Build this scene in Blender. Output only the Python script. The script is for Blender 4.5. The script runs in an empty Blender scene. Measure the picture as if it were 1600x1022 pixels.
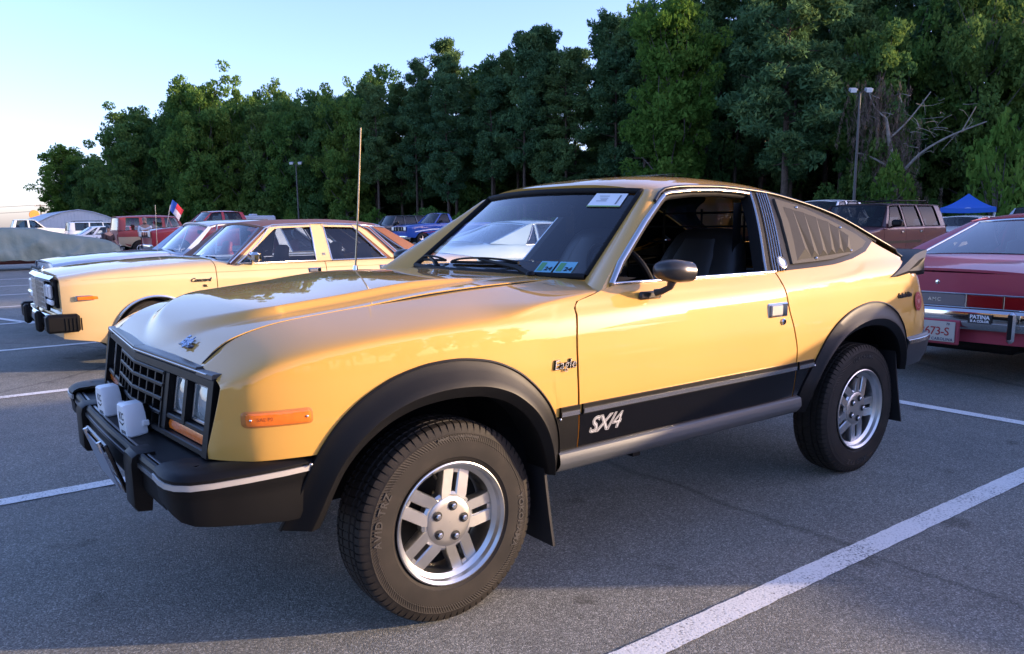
import bpy, bmesh, math, random
import numpy as np
from mathutils import Vector, Matrix, Euler
R = math.radians
random.seed(7)
scene = bpy.context.scene
COL = scene.collection

# ---------------------------------------------------------------- camera
CAM = (-1.3163, -2.9246, 1.2835)
cd = bpy.data.cameras.new('camera'); cam = bpy.data.objects.new('camera', cd); COL.objects.link(cam)
cd.sensor_width = 36.0; cd.lens = 1252.32 / 1600 * 36.0
cd.shift_y = 48.0 / 1600; cd.clip_start = 0.05; cd.clip_end = 3000
_yaw, _pitch, _roll = R(36.817), R(9.590), R(-0.676)
_d = Vector((math.sin(_yaw) * math.cos(_pitch), math.cos(_yaw) * math.cos(_pitch), -math.sin(_pitch)))
_r = Vector((math.cos(_yaw), -math.sin(_yaw), 0)); _u = _r.cross(_d)
_r2 = math.cos(_roll) * _r + math.sin(_roll) * _u; _u2 = -math.sin(_roll) * _r + math.cos(_roll) * _u
cam.matrix_world = Matrix(((_r2.x, _u2.x, -_d.x, CAM[0]), (_r2.y, _u2.y, -_d.y, CAM[1]), (_r2.z, _u2.z, -_d.z, CAM[2]), (0, 0, 0, 1)))
scene.camera = cam

# ---------------------------------------------------------------- sky, sun, exposure
SUN_EL = 10.0
SUN_DIR = Vector((0.80 * math.cos(R(SUN_EL)), -0.60 * math.cos(R(SUN_EL)), math.sin(R(SUN_EL))))   # towards the sun
world = bpy.data.worlds.new('World'); scene.world = world; world.use_nodes = True
_nt = world.node_tree; _bg = _nt.nodes['Background']
_sky = _nt.nodes.new('ShaderNodeTexSky'); _sky.sky_type = 'NISHITA'; _sky.sun_disc = False
_sky.sun_elevation = R(SUN_EL); _sky.sun_rotation = math.atan2(SUN_DIR.x, SUN_DIR.y)
_sky.altitude = 100; _sky.air_density = 0.85; _sky.dust_density = 1.3; _sky.ozone_density = 3.8
_wb = _nt.nodes.new('ShaderNodeMix'); _wb.data_type = 'RGBA'; _wb.blend_type = 'MULTIPLY'; _wb.inputs[0].default_value = 1; _wb.inputs[7].default_value = (1.24, .90, .96, 1)   # white balance of the whole sky
_nt.links.new(_sky.outputs[0], _wb.inputs[6]); _nt.links.new(_wb.outputs[2], _bg.inputs[0]); _bg.inputs[1].default_value = 0.15
sd = bpy.data.lights.new('sun', 'SUN'); sd.energy = 2.05; sd.angle = R(0.6); sd.color = (1.0, 0.72, 0.45)
sun = bpy.data.objects.new('sun', sd); COL.objects.link(sun)
sun.rotation_euler = (-SUN_DIR).to_track_quat('-Z', 'Y').to_euler(); sun.location = (20, -20, 30)
scene.view_settings.view_transform = 'Standard'; scene.view_settings.look = 'None'
scene.view_settings.exposure = 2.10; scene.view_settings.gamma = 1.0
scene.view_settings.use_curve_mapping = False
scene.render.film_transparent = False

# ---------------------------------------------------------------- helpers
def pchip(pts):
    a = np.array(pts, float); X = a[:, 0]; Y = a[:, 1]; h = np.diff(X); d = np.diff(Y) / h
    m = np.zeros(len(X))
    for i in range(1, len(X) - 1):
        if d[i-1] * d[i] > 0:
            w1 = 2 * h[i] + h[i-1]; w2 = h[i] + 2 * h[i-1]; m[i] = (w1 + w2) / (w1 / d[i-1] + w2 / d[i])
    m[0] = d[0]; m[-1] = d[-1]
    def f(x):
        x = min(max(x, X[0]), X[-1]); i = int(min(max(np.searchsorted(X, x) - 1, 0), len(X) - 2))
        t = (x - X[i]) / h[i]
        return float(Y[i]*(1+2*t)*(1-t)**2 + h[i]*m[i]*t*(1-t)**2 + Y[i+1]*t*t*(3-2*t) + h[i]*m[i+1]*t*t*(t-1))
    return f
def lin(pts):
    a = np.array(pts, float); return lambda x: float(np.interp(x, a[:, 0], a[:, 1]))
def const(c): return lambda *a: c
def sstep(t): t = min(max(t, 0), 1); return t*t*(3-2*t)
def lerp(a, b, t): return a + (b - a) * t
def bez(p0, p1, p2, p3, t):
    s = 1 - t; return tuple(s**3*a + 3*s*s*t*b + 3*s*t*t*c + t**3*d for a, b, c, d in zip(p0, p1, p2, p3))
def linspace(a, b, n): return [a + (b - a) * i / (n - 1) for i in range(n)]

class MB:
    """collects shapes; build() links them as one mesh object"""
    def __init__(s): s.v = []; s.f = []
    def add(s, vs, fs):
        o = len(s.v); s.v += [tuple(p) for p in vs]; s.f += [tuple(i + o for i in f) for f in fs]; return s
    def grid(s, rows, closed=False):
        n = len(rows[0]); vs = [p for r in rows for p in r]; fs = []
        for i in range(len(rows) - 1):
            for j in range(n if closed else n - 1):
                k = (j + 1) % n; fs.append((i*n+j, i*n+k, (i+1)*n+k, (i+1)*n+j))
        return s.add(vs, fs)
    def box(s, c, d, ch=0.0, rot=None):
        """chamfered box"""
        hx, hy, hz = d[0]/2, d[1]/2, d[2]/2; ch = min(ch, hx*.95, hy*.95, hz*.95)
        M = rot if rot is not None else Matrix.Identity(3)
        if ch <= 0:
            vs = [Vector((x*hx, y*hy, z*hz)) for x in (-1, 1) for y in (-1, 1) for z in (-1, 1)]
            fs = [(0,1,3,2),(4,6,7,5),(0,4,5,1),(2,3,7,6),(0,2,6,4),(1,5,7,3)]
        else:
            vs = []; idx = {}
            for x in (-1, 1):
                for y in (-1, 1):
                    for z in (-1, 1):
                        for ax in range(3):
                            q = [x*(hx-ch), y*(hy-ch), z*(hz-ch)]; q[ax] = (x*hx, y*hy, z*hz)[ax]
                            idx[(x, y, z, ax)] = len(vs); vs.append(Vector(q))
            fs = []
            for ax in range(3):
                a, b = [(1, 2), (0, 2), (0, 1)][ax]
                for sg in (-1, 1):
                    loop = []
                    for (p, q) in ((-1,-1),(1,-1),(1,1),(-1,1)):
                        k = [0,0,0]; k[ax] = sg; k[a] = p; k[b] = q; loop.append(idx[(*k, ax)])
                    fs.append(tuple(loop))
                for p in (-1, 1):
                    for q in (-1, 1):
                        k1 = [0,0,0]; k2 = [0,0,0]; k1[ax] = -1; k2[ax] = 1
                        k1[a] = k2[a] = p; k1[b] = k2[b] = q
                        fs.append((idx[(*k1, a)], idx[(*k2, a)], idx[(*k2, b)], idx[(*k1, b)]))
            for x in (-1, 1):
                for y in (-1, 1):
                    for z in (-1, 1): fs.append(tuple(idx[(x, y, z, ax)] for ax in range(3)))
        c = Vector(c); return s.add([M @ v + c for v in vs], fs)
    def tube(s, path, r, n=8, cap=True, flat=1.0):
        path = [Vector(p) for p in path]; rows = []; m = len(path)
        rr = r if isinstance(r, (list, tuple)) else [r] * m
        t0 = (path[1] - path[0]).normalized(); up = Vector((0, 0, 1)) if abs(t0.z) < .9 else Vector((1, 0, 0))
        nrm = t0.cross(up).normalized()
        for i, p in enumerate(path):
            a = path[max(i-1, 0)]; b = path[min(i+1, m-1)]; t = (b - a).normalized()
            nrm = (nrm - t * nrm.dot(t)).normalized(); bn = t.cross(nrm)
            rows.append([p + (nrm * math.cos(2*math.pi*k/n) + bn * math.sin(2*math.pi*k/n) * flat) * rr[i] for k in range(n)])
        s.grid(rows, True)
        if cap:
            o = len(s.v) - m*n; s.f.append(tuple(o + k for k in range(n))); s.f.append(tuple(o + (m-1)*n + k for k in reversed(range(n))))
        return s
    def lathe(s, prof, c=(0, 0, 0), axis='y', n=32, a0=0, a1=2*math.pi):
        """prof: (r, h) pairs, h along axis"""
        full = abs(a1 - a0 - 2*math.pi) < 1e-6; k = n if full else n + 1; rows = []
        for (r, h) in prof:
            row = []
            for j in range(k):
                a = a0 + (a1 - a0) * j / n; q, w = r*math.cos(a), r*math.sin(a)
                row.append({'y': (c[0]+q, c[1]+h, c[2]+w), 'z': (c[0]+q, c[1]+w, c[2]+h), 'x': (c[0]+h, c[1]+q, c[2]+w)}[axis])
            rows.append(row)
        return s.grid(rows, full)
    def prism(s, poly, fn, d0, d1):
        """polygon (a, b) swept from depth d0 to d1; fn(a, b, d) -> point"""
        n = len(poly); o = len(s.v)
        s.v += [tuple(fn(a, b, d0)) for a, b in poly] + [tuple(fn(a, b, d1)) for a, b in poly]
        s.f.append(tuple(o + i for i in range(n))); s.f.append(tuple(o + n + i for i in reversed(range(n))))
        for i in range(n): j = (i+1) % n; s.f.append((o+i, o+n+i, o+n+j, o+j))
        return s
    def ball(s, c, r, n=12, m=8):
        rx, ry, rz = r if isinstance(r, (tuple, list)) else (r, r, r); rows = []
        for i in range(m + 1):
            ph = math.pi * i / m
            rows.append([(c[0]+rx*math.sin(ph)*math.cos(2*math.pi*j/n), c[1]+ry*math.sin(ph)*math.sin(2*math.pi*j/n), c[2]+rz*math.cos(ph)) for j in range(n)])
        return s.grid(rows, True)
    def mesh(s, name, smooth=35):
        me = bpy.data.meshes.new(name); me.from_pydata(s.v, [], s.f); me.validate()
        bm = bmesh.new(); bm.from_mesh(me); bmesh.ops.remove_doubles(bm, verts=bm.verts, dist=1e-6)
        bmesh.ops.recalc_face_normals(bm, faces=bm.faces); bm.to_mesh(me); bm.free()
        if smooth:
            me.shade_smooth(); me.set_sharp_from_angle(angle=R(smooth))
        return me
    def build(s, name, mat, parent=None, smooth=35, bevel=0, loc=None):
        o = bpy.data.objects.new(name, s.mesh(name, smooth)); COL.objects.link(o)
        if mat is not None: o.data.materials.append(mat)
        if parent is not None: o.parent = parent
        if loc is not None: o.location = loc
        if bevel:
            b = o.modifiers.new('bevel', 'BEVEL'); b.width = bevel; b.segments = 2; b.limit_method = 'ANGLE'; b.angle_limit = R(40)
        return o
def empty(name, loc=(0, 0, 0), rz=0, parent=None):
    o = bpy.data.objects.new(name, None); COL.objects.link(o); o.location = loc; o.rotation_euler = (0, 0, rz)
    o.empty_display_size = .2
    if parent is not None: o.parent = parent
    return o
def tag(o, label=None, cat=None, group=None, kind=None):
    if label: o['label'] = label
    if cat: o['category'] = cat
    if group: o['group'] = group
    if kind: o['kind'] = kind
    return o
def copy_tree(o, parent=None):
    c = o.copy(); COL.objects.link(c)
    if parent is not None: c.parent = parent
    for ch in list(o.children): copy_tree(ch, c)
    return c
_tc = {}
def text_shape(body, size, shear=0.0, spacing=1.0, res=3, font_off=0.0):
    """flat letters as (verts2d, faces) centred on x, baseline y=0"""
    key = (body, size, shear, spacing, res, font_off)
    if key in _tc: return _tc[key]
    cu = bpy.data.curves.new('lettering', 'FONT'); cu.body = body; cu.size = size; cu.shear = shear
    cu.space_character = spacing; cu.resolution_u = res; cu.align_x = 'CENTER'; cu.offset = font_off; cu.fill_mode = 'FRONT'
    ob = bpy.data.objects.new('lettering', cu); COL.objects.link(ob)
    dg = bpy.context.evaluated_depsgraph_get(); dg.update()
    me = ob.evaluated_get(dg).to_mesh()
    vs = [tuple(v.co[:2]) for v in me.vertices]; fs = [tuple(p.vertices) for p in me.polygons]
    ob.evaluated_get(dg).to_mesh_clear(); bpy.data.objects.remove(ob); bpy.data.curves.remove(cu)
    _tc[key] = (vs, fs); return vs, fs
def text_on(mb, shape, fn, depth=0.0):
    """lay letters on a surface: fn(a, b, d) -> point; depth makes them raised"""
    vs, fs = shape
    if depth == 0: return mb.add([fn(a, b, 0) for a, b in vs], fs)
    n = len(vs); cnt = {}
    for f in fs:
        for i in range(len(f)):
            e = (f[i], f[(i+1) % len(f)]); cnt[e] = 1
    side = [e for e in cnt if (e[1], e[0]) not in cnt]
    mb.add([fn(a, b, depth) for a, b in vs] + [fn(a, b, -0.001) for a, b in vs], list(fs) + [(a, b, b + n, a + n) for a, b in side])
    return mb

# ---------------------------------------------------------------- materials
_mc = {}
def nodes(name):
    m = bpy.data.materials.new(name); m.use_nodes = True; nt = m.node_tree; return m, nt, nt.nodes['Principled BSDF']
def N(nt, t, **kw):
    n = nt.nodes.new(t)
    for k, v in kw.items():
        if k.startswith('i_'):
            key = k[2:]; n.inputs[int(key) if key.isdigit() else key.replace('_', ' ')].default_value = v
        else: setattr(n, k, v)
    return n
def L(nt, a, b): nt.links.new(a, b)
def ramp(nt, src, stops):
    r = nt.nodes.new('ShaderNodeValToRGB'); e = r.color_ramp.elements
    while len(e) < len(stops): e.new(.5)
    for k, (p, c) in enumerate(stops): e[k].position = p; e[k].color = (*c, 1) if len(c) == 3 else c
    nt.links.new(src, r.inputs[0]); return r
def bump(nt, p, src, strength, dist):
    b = nt.nodes.new('ShaderNodeBump'); b.inputs['Strength'].default_value = strength; b.inputs['Distance'].default_value = dist
    nt.links.new(src, b.inputs['Height']); nt.links.new(b.outputs[0], p.inputs['Normal']); return b
def mat(name, col, rough=.5, metal=0.0, coat=0.0, spec=.5, nscale=0, nbump=0.0, ndist=.001, var=0.0, vscale=3.0, trans=0.0, coatr=.03, rvar=0.0):
    if name in _mc: return _mc[name]
    m, nt, p = nodes(name); p.inputs['Base Color'].default_value = (*col, 1)
    p.inputs['Roughness'].default_value = rough; p.inputs['Metallic'].default_value = metal
    p.inputs['Coat Weight'].default_value = coat; p.inputs['Coat Roughness'].default_value = coatr
    p.inputs['Specular IOR Level'].default_value = spec; p.inputs['Transmission Weight'].default_value = trans
    tc = N(nt, 'ShaderNodeTexCoord')
    if var or rvar:
        n = N(nt, 'ShaderNodeTexNoise', i_Scale=vscale, i_Detail=5.0); L(nt, tc.outputs['Object'], n.inputs['Vector'])
        if var:
            r = ramp(nt, n.outputs[0], [(.3, tuple(c*(1-var) for c in col)), (.7, tuple(min(1, c*(1+var)) for c in col))]); L(nt, r.outputs[0], p.inputs['Base Color'])
        if rvar:
            r = N(nt, 'ShaderNodeMapRange'); r.inputs[3].default_value = rough-rvar; r.inputs[4].default_value = rough+rvar
            L(nt, n.outputs[0], r.inputs[0]); L(nt, r.outputs[0], p.inputs['Roughness'])
    if nbump:
        n2 = N(nt, 'ShaderNodeTexNoise', i_Scale=nscale, i_Detail=4.0); L(nt, tc.outputs['Object'], n2.inputs['Vector']); bump(nt, p, n2.outputs[0], nbump, ndist)
    _mc[name] = m; return m
def paint(name, col, coat=1.0, rough=.55, flake=0.0, orange=.0):
    """car paint: pigment under clear coat, a very faint unevenness in the panel"""
    if name in _mc: return _mc[name]
    m, nt, p = nodes(name); tc = N(nt, 'ShaderNodeTexCoord')
    n = N(nt, 'ShaderNodeTexNoise', i_Scale=1.7, i_Detail=3.0); L(nt, tc.outputs['Object'], n.inputs['Vector'])
    r = ramp(nt, n.outputs[0], [(.3, tuple(c*.96 for c in col)), (.7, tuple(min(1, c*1.04) for c in col))]); L(nt, r.outputs[0], p.inputs['Base Color'])
    p.inputs['Roughness'].default_value = rough; p.inputs['Metallic'].default_value = flake
    p.inputs['Specular IOR Level'].default_value = .25
    p.inputs['Coat Weight'].default_value = coat; p.inputs['Coat Roughness'].default_value = .012
    n2 = N(nt, 'ShaderNodeTexNoise', i_Scale=3.2, i_Detail=2.0); L(nt, tc.outputs['Object'], n2.inputs['Vector'])
    b = N(nt, 'ShaderNodeBump', i_Strength=.02, i_Distance=.006); L(nt, n2.outputs[0], b.inputs['Height'])
    L(nt, b.outputs[0], p.inputs['Coat Normal'])
    _mc[name] = m; return m
def glass(name, tint=(.75, .8, .8), ior=1.52, rough=0.0, gain=1.7):
    """thin pane: see-through with a mirror film that grows with the angle"""
    if name in _mc: return _mc[name]
    m = bpy.data.materials.new(name); m.use_nodes = True; nt = m.node_tree; nt.nodes.clear()
    o = N(nt, 'ShaderNodeOutputMaterial'); mx = N(nt, 'ShaderNodeMixShader'); fr = N(nt, 'ShaderNodeFresnel', i_IOR=ior)
    t = N(nt, 'ShaderNodeBsdfTransparent'); t.inputs[0].default_value = (*tint, 1)
    g = N(nt, 'ShaderNodeBsdfGlossy'); g.inputs[0].default_value = (1, 1, 1, 1); g.inputs['Roughness'].default_value = rough
    ml = N(nt, 'ShaderNodeMath', operation='MULTIPLY'); ml.inputs[1].default_value = gain; ml.use_clamp = True
    L(nt, fr.outputs[0], ml.inputs[0]); L(nt, ml.outputs[0], mx.inputs[0]); L(nt, t.outputs[0], mx.inputs[1]); L(nt, g.outputs[0], mx.inputs[2]); L(nt, mx.outputs[0], o.inputs[0])
    _mc[name] = m; return m

def tyre_mat():
    m, nt, p = nodes('tyre_rubber'); tc = N(nt, 'ShaderNodeTexCoord'); sp = N(nt, 'ShaderNodeSeparateXYZ'); L(nt, tc.outputs['Object'], sp.inputs[0])
    n = N(nt, 'ShaderNodeTexNoise', i_Scale=9.0, i_Detail=6.0); L(nt, tc.outputs['Object'], n.inputs['Vector'])
    r = ramp(nt, n.outputs[0], [(.3, (.012, .0105, .0095)), (.55, (.020, .017, .0145)), (.75, (.036, .029, .023))]); L(nt, r.outputs[0], p.inputs['Base Color']); p.inputs['Roughness'].default_value = .7; p.inputs['Specular IOR Level'].default_value = .3
    # fine ribs round the sidewall
    at = N(nt, 'ShaderNodeMath', operation='ARCTAN2'); L(nt, sp.outputs[0], at.inputs[0]); L(nt, sp.outputs[2], at.inputs[1])
    ln = N(nt, 'ShaderNodeVectorMath', operation='LENGTH'); cx = N(nt, 'ShaderNodeCombineXYZ'); L(nt, sp.outputs[0], cx.inputs[0]); L(nt, sp.outputs[2], cx.inputs[1]); L(nt, cx.outputs[0], ln.inputs[0])
    ka = N(nt, 'ShaderNodeMath', operation='MULTIPLY'); ka.inputs[1].default_value = 190; L(nt, at.outputs[0], ka.inputs[0])
    kr = N(nt, 'ShaderNodeMath', operation='MULTIPLY_ADD'); kr.inputs[1].default_value = 420; L(nt, ln.outputs['Value'], kr.inputs[0]); L(nt, ka.outputs[0], kr.inputs[2])
    sn = N(nt, 'ShaderNodeMath', operation='SINE'); L(nt, kr.outputs[0], sn.inputs[0])
    mk = ramp(nt, ln.outputs['Value'], [(.272, (0, 0, 0)), (.274, (1, 1, 1)), (.292, (1, 1, 1)), (.294, (0, 0, 0))])
    ml = N(nt, 'ShaderNodeMath', operation='MULTIPLY'); L(nt, sn.outputs[0], ml.inputs[0]); L(nt, mk.outputs[0], ml.inputs[1])
    bump(nt, p, ml.outputs[0], .6, .0012); _mc['tyre_rubber'] = m; return m
YELLOW = paint('sundance_yellow_paint', (.60, .325, .062))
BLACKP = mat('satin_black_plastic', (.0045, .0045, .0048), .46, spec=.20, nscale=900, nbump=.25, ndist=.0004, var=.15, vscale=6, rvar=.07)
BLACKG = mat('gloss_black', (.008, .008, .009), .18, coat=.4)
BLACKM = mat('matte_black', (.006, .006, .0065), .7, spec=.25)
RUBBER = tyre_mat()
RUBBERL = mat('tyre_lettering_rubber', (.036, .033, .031), .55)
CHROME = mat('chrome', (.78, .78, .78), .08, 1.0)
BRIGHT = mat('anodised_trim', (.62, .62, .62), .24, 1.0)
ALU = mat('machined_aluminium', (.60, .60, .59), .32, 1.0, var=.10, nscale=220, nbump=.15, ndist=.0003, rvar=.06, vscale=8)
STEELG = mat('grey_sill_paint', (.10, .106, .112), .42, .3, rvar=.05, vscale=5)
WHITEP = mat('white_plastic', (.86, .86, .85), .35)
GLASS = glass('clear_pane', (.76, .80, .80), gain=1.5)
TINT = glass('tinted_pane', (.36, .42, .42), gain=.9)
DARKG = glass('dark_pane', (.10, .12, .12))
AMBER = mat('amber_lens', (.75, .17, .015), .16, coat=.5, nscale=180, nbump=.5, ndist=.001, var=.12, vscale=40)
REDLENS = mat('red_lens', (.22, .006, .008), .15, coat=.6, nscale=120, nbump=.4, ndist=.001)
LAMPG = mat('sealed_beam_glass', (.82, .84, .85), .14, .35, nscale=90, nbump=.7, ndist=.002)
VINYL = mat('black_vinyl', (.02, .019, .018), .42, nscale=260, nbump=.3, ndist=.0006, rvar=.06)
SEAT = mat('grey_seat_cloth', (.10, .095, .09), .85)
SILVERINK = mat('silver_ink', (.62, .62, .62), .35, .3)
# ================================================================ ground
def asphalt():
    m, nt, p = nodes('asphalt'); g = N(nt, 'ShaderNodeNewGeometry')
    v = N(nt, 'ShaderNodeTexVoronoi', i_Scale=210.0); L(nt, g.outputs['Position'], v.inputs['Vector'])
    fine = N(nt, 'ShaderNodeTexNoise', i_Scale=420.0, i_Detail=3.0); L(nt, g.outputs['Position'], fine.inputs['Vector'])
    big = N(nt, 'ShaderNodeTexNoise', i_Scale=.55, i_Detail=6.0, i_Roughness=.62); L(nt, g.outputs['Position'], big.inputs['Vector'])
    mid = N(nt, 'ShaderNodeTexNoise', i_Scale=6.0, i_Detail=4.0); L(nt, g.outputs['Position'], mid.inputs['Vector'])
    sep = N(nt, 'ShaderNodeSeparateColor'); L(nt, v.outputs['Color'], sep.inputs[0])
    st = ramp(nt, sep.outputs[0], [(0.0, (.055, .056, .048)), (.40, (.172, .174, .150)), (.75, (.305, .306, .265)), (.92, (.51, .50, .44)), (1.0, (.70, .68, .60))])
    base = ramp(nt, fine.outputs[0], [(.35, (.105, .107, .093)), (.65, (.278, .280, .243))])
    mx = N(nt, 'ShaderNodeMix', data_type='RGBA'); mx.inputs[0].default_value = .55; L(nt, base.outputs[0], mx.inputs[6]); L(nt, st.outputs[0], mx.inputs[7])
    bg = ramp(nt, big.outputs[0], [(.25, (.74, .74, .76)), (.75, (1.18, 1.17, 1.16))]); md = ramp(nt, mid.outputs[0], [(.3, (.92, .92, .92)), (.7, (1.07, 1.07, 1.07))])
    m1 = N(nt, 'ShaderNodeMix', data_type='RGBA', blend_type='MULTIPLY'); m1.inputs[0].default_value = 1; L(nt, mx.outputs[2], m1.inputs[6]); L(nt, bg.outputs[0], m1.inputs[7])
    m2 = N(nt, 'ShaderNodeMix', data_type='RGBA', blend_type='MULTIPLY'); m2.inputs[0].default_value = 1; L(nt, m1.outputs[2], m2.inputs[6]); L(nt, md.outputs[0], m2.inputs[7])
    # stains
    oil = N(nt, 'ShaderNodeTexNoise', i_Scale=2.6, i_Detail=2.5); L(nt, g.outputs['Position'], oil.inputs['Vector'])
    orp = ramp(nt, oil.outputs[0], [(.66, (1, 1, 1)), (.70, (.66, .65, .64)), (.80, (.55, .54, .53))])
    m3 = N(nt, 'ShaderNodeMix', data_type='RGBA', blend_type='MULTIPLY'); m3.inputs[0].default_value = 1; L(nt, m2.outputs[2], m3.inputs[6]); L(nt, orp.outputs[0], m3.inputs[7])
    # hairline cracks
    wn = N(nt, 'ShaderNodeTexNoise', i_Scale=1.2, i_Detail=4.0); L(nt, g.outputs['Position'], wn.inputs['Vector'])
    wm = N(nt, 'ShaderNodeMix', data_type='VECTOR'); wm.inputs[0].default_value = .22; L(nt, g.outputs['Position'], wm.inputs[4]); L(nt, wn.outputs['Color'], wm.inputs[5])
    cv = N(nt, 'ShaderNodeTexVoronoi', feature='DISTANCE_TO_EDGE', i_Scale=.16); L(nt, wm.outputs[1], cv.inputs['Vector'])
    cr = ramp(nt, cv.outputs['Distance'], [(.0, (.62, .62, .62)), (.0009, (1, 1, 1))])
    m4 = N(nt, 'ShaderNodeMix', data_type='RGBA', blend_type='MULTIPLY'); m4.inputs[0].default_value = 1; L(nt, m3.outputs[2], m4.inputs[6]); L(nt, cr.outputs[0], m4.inputs[7])
    L(nt, m4.outputs[2], p.inputs['Base Color']); p.inputs['Roughness'].default_value = .78; p.inputs['Specular IOR Level'].default_value = .4
    ad = N(nt, 'ShaderNodeMath', operation='MULTIPLY_ADD'); ad.inputs[1].default_value = -.8; L(nt, v.outputs['Distance'], ad.inputs[0]); L(nt, fine.outputs[0], ad.inputs[2])
    bump(nt, p, ad.outputs[0], .9, .004); return m
def worn_paint():
    m, nt, p = nodes('worn_line_paint'); g = N(nt, 'ShaderNodeNewGeometry')
    n = N(nt, 'ShaderNodeTexNoise', i_Scale=130.0, i_Detail=3.0); L(nt, g.outputs['Position'], n.inputs['Vector'])
    n2 = N(nt, 'ShaderNodeTexNoise', i_Scale=3.0, i_Detail=5.0); L(nt, g.outputs['Position'], n2.inputs['Vector'])
    ad = N(nt, 'ShaderNodeMath', operation='MULTIPLY_ADD'); ad.inputs[1].default_value = .45; L(nt, n2.outputs[0], ad.inputs[0]); L(nt, n.outputs[0], ad.inputs[2])
    r = ramp(nt, ad.outputs[0], [(.50, (.12, .12, .125)), (.58, (.50, .50, .46)), (.68, (.74, .735, .69)), (.9, (.82, .81, .76))]); L(nt, r.outputs[0], p.inputs['Base Color'])
    p.inputs['Roughness'].default_value = .75; bump(nt, p, n.outputs[0], .5, .003); return m
ASPH = asphalt(); LINE = worn_paint()
def dirt():
    m, nt, p = nodes('grass_and_litter'); g = N(nt, 'ShaderNodeNewGeometry')
    n = N(nt, 'ShaderNodeTexNoise', i_Scale=1.4, i_Detail=8.0, i_Roughness=.7); L(nt, g.outputs['Position'], n.inputs['Vector'])
    r = ramp(nt, n.outputs[0], [(.3, (.03, .045, .015)), (.5, (.05, .07, .025)), (.7, (.09, .08, .045))]); L(nt, r.outputs[0], p.inputs['Base Color']); p.inputs['Roughness'].default_value = .9
    bump(nt, p, n.outputs[0], 1.0, .1); return m
def sheet_at(name, x0, x1, y0, y1, z, mt, nx=1):
    rows = [[(lerp(x0, x1, i/nx), y, z) for i in range(nx + 1)] for y in (y0, y1)]
    o = MB().grid(rows).build(name, mt, None, 0); tag(o, kind='structure'); return o
sheet_at('ground', -900, 900, -600, 1200, -.03, dirt())
sheet_at('parking_lot', -45, 62, -60, 62, 0, ASPH)
YS = [-1.365 + 2.81*k for k in range(-4, 9)]
def line(x0, x1, y0, y1):
    """painted line as a thin skin with slightly ragged edges"""
    lx, ly = x1 - x0, y1 - y0; ln = math.hypot(lx, ly); dx, dy = lx/ln, ly/ln; n = max(8, int(ln/.035)); rows = []
    rnd = random.Random(int(x0*97 + y0*31 + y1*7))
    for i in range(n + 1):
        t = ln*i/n; a = .052 + rnd.uniform(-.0025, .002); b = .052 + rnd.uniform(-.0025, .002)
        rows.append([(x0 + dx*t - dy*a, y0 + dy*t + dx*a, .004), (x0 + dx*t + dy*b, y0 + dy*t - dx*b, .004)])
    o = MB().grid(rows).build('parking_line', LINE, None, 0); tag(o, kind='structure')
for y in YS:
    line(-1.9 if y < 9 else -.45, 4.18, y, y)
    line(4.18, 9.6, y, y)
line(4.18, 4.18, YS[0], YS[-1])
line(-.02, -.55, 9.66, 11.4)
for k in range(3): line(.6 + k*.9, 5.5, 12.3 + k*6.5, 12.3 + k*6.5)
for k in range(8): line(14.0 + k*.0, 19.4, -9 + 2.81*k, -9 + 2.81*k)
# ================================================================ vehicle building kit
# car frame: x runs from the front axle (0) towards the tail, w is the distance from the centre line, z up
def side_panel(name, parent, mt, s, W, xa, xb, zl, zA, nu=40, nv=12, roll=None, nr=8, off=0.0, flange=.022, us=None, xz=.6):
    """skin between two cut lines xa(z), xb(z), from zl(x) up to zA(x), then rolled over to roll(x)=(w,z,c1w,c1z,c2w,c2z)"""
    rows = []; us = us or linspace(0, 1, nu)
    for u in us:
        xr = lerp(xa(xz), xb(xz), u); z0 = zl(xr); z1 = zA(lerp(xa(1.0), xb(1.0), u)); row = []
        for v in linspace(0, 1, nv):
            z = lerp(z0, z1, v); x = lerp(xa(z), xb(z), u); row.append((x, s * (W(x, z) + off), z))
        if roll:
            x0 = lerp(xa(z1), xb(z1), u); wa = W(x0, z1) + off
            wb, zb, f1, f2, *f3 = roll(x0); f3 = f3[0] if f3 else .12
            for t in linspace(0, 1, nr)[1:]:
                w, z = bez((wa, z1), (wa - .01, z1 + (zb - z1) * f1), (wb + (wa - wb) * f2, zb - (zb - z1) * f3), (wb, zb), t)
                row.append((lerp(xa(z), xb(z), u), s * w, z))
        rows.append(row)
    m = MB(); m.grid(rows)
    if flange:
        n = len(rows[0]); k = len(rows); loop = [(i, 0) for i in range(k)] + [(k-1, j) for j in range(1, n)] + [(i, n-1) for i in range(k-2, -1, -1)] + [(0, j) for j in range(n-2, 0, -1)]
        cx = sum(p[0] for r in rows for p in r) / (n*k); cz = sum(p[2] for r in rows for p in r) / (n*k)
        o = len(m.v); idx = [i*n+j for i, j in loop]
        for q in idx:
            x, y, z = m.v[q]; m.v.append((x, y - s*flange, z - (.004 if z > cz and abs(y) < abs(s*W(x, z)) - .01 else 0)))
        c = len(idx)
        for a in range(c): b = (a+1) % c; m.f.append((idx[a], idx[b], o+b, o+a))
    return m.build(name, mt, parent, 40)
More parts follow.
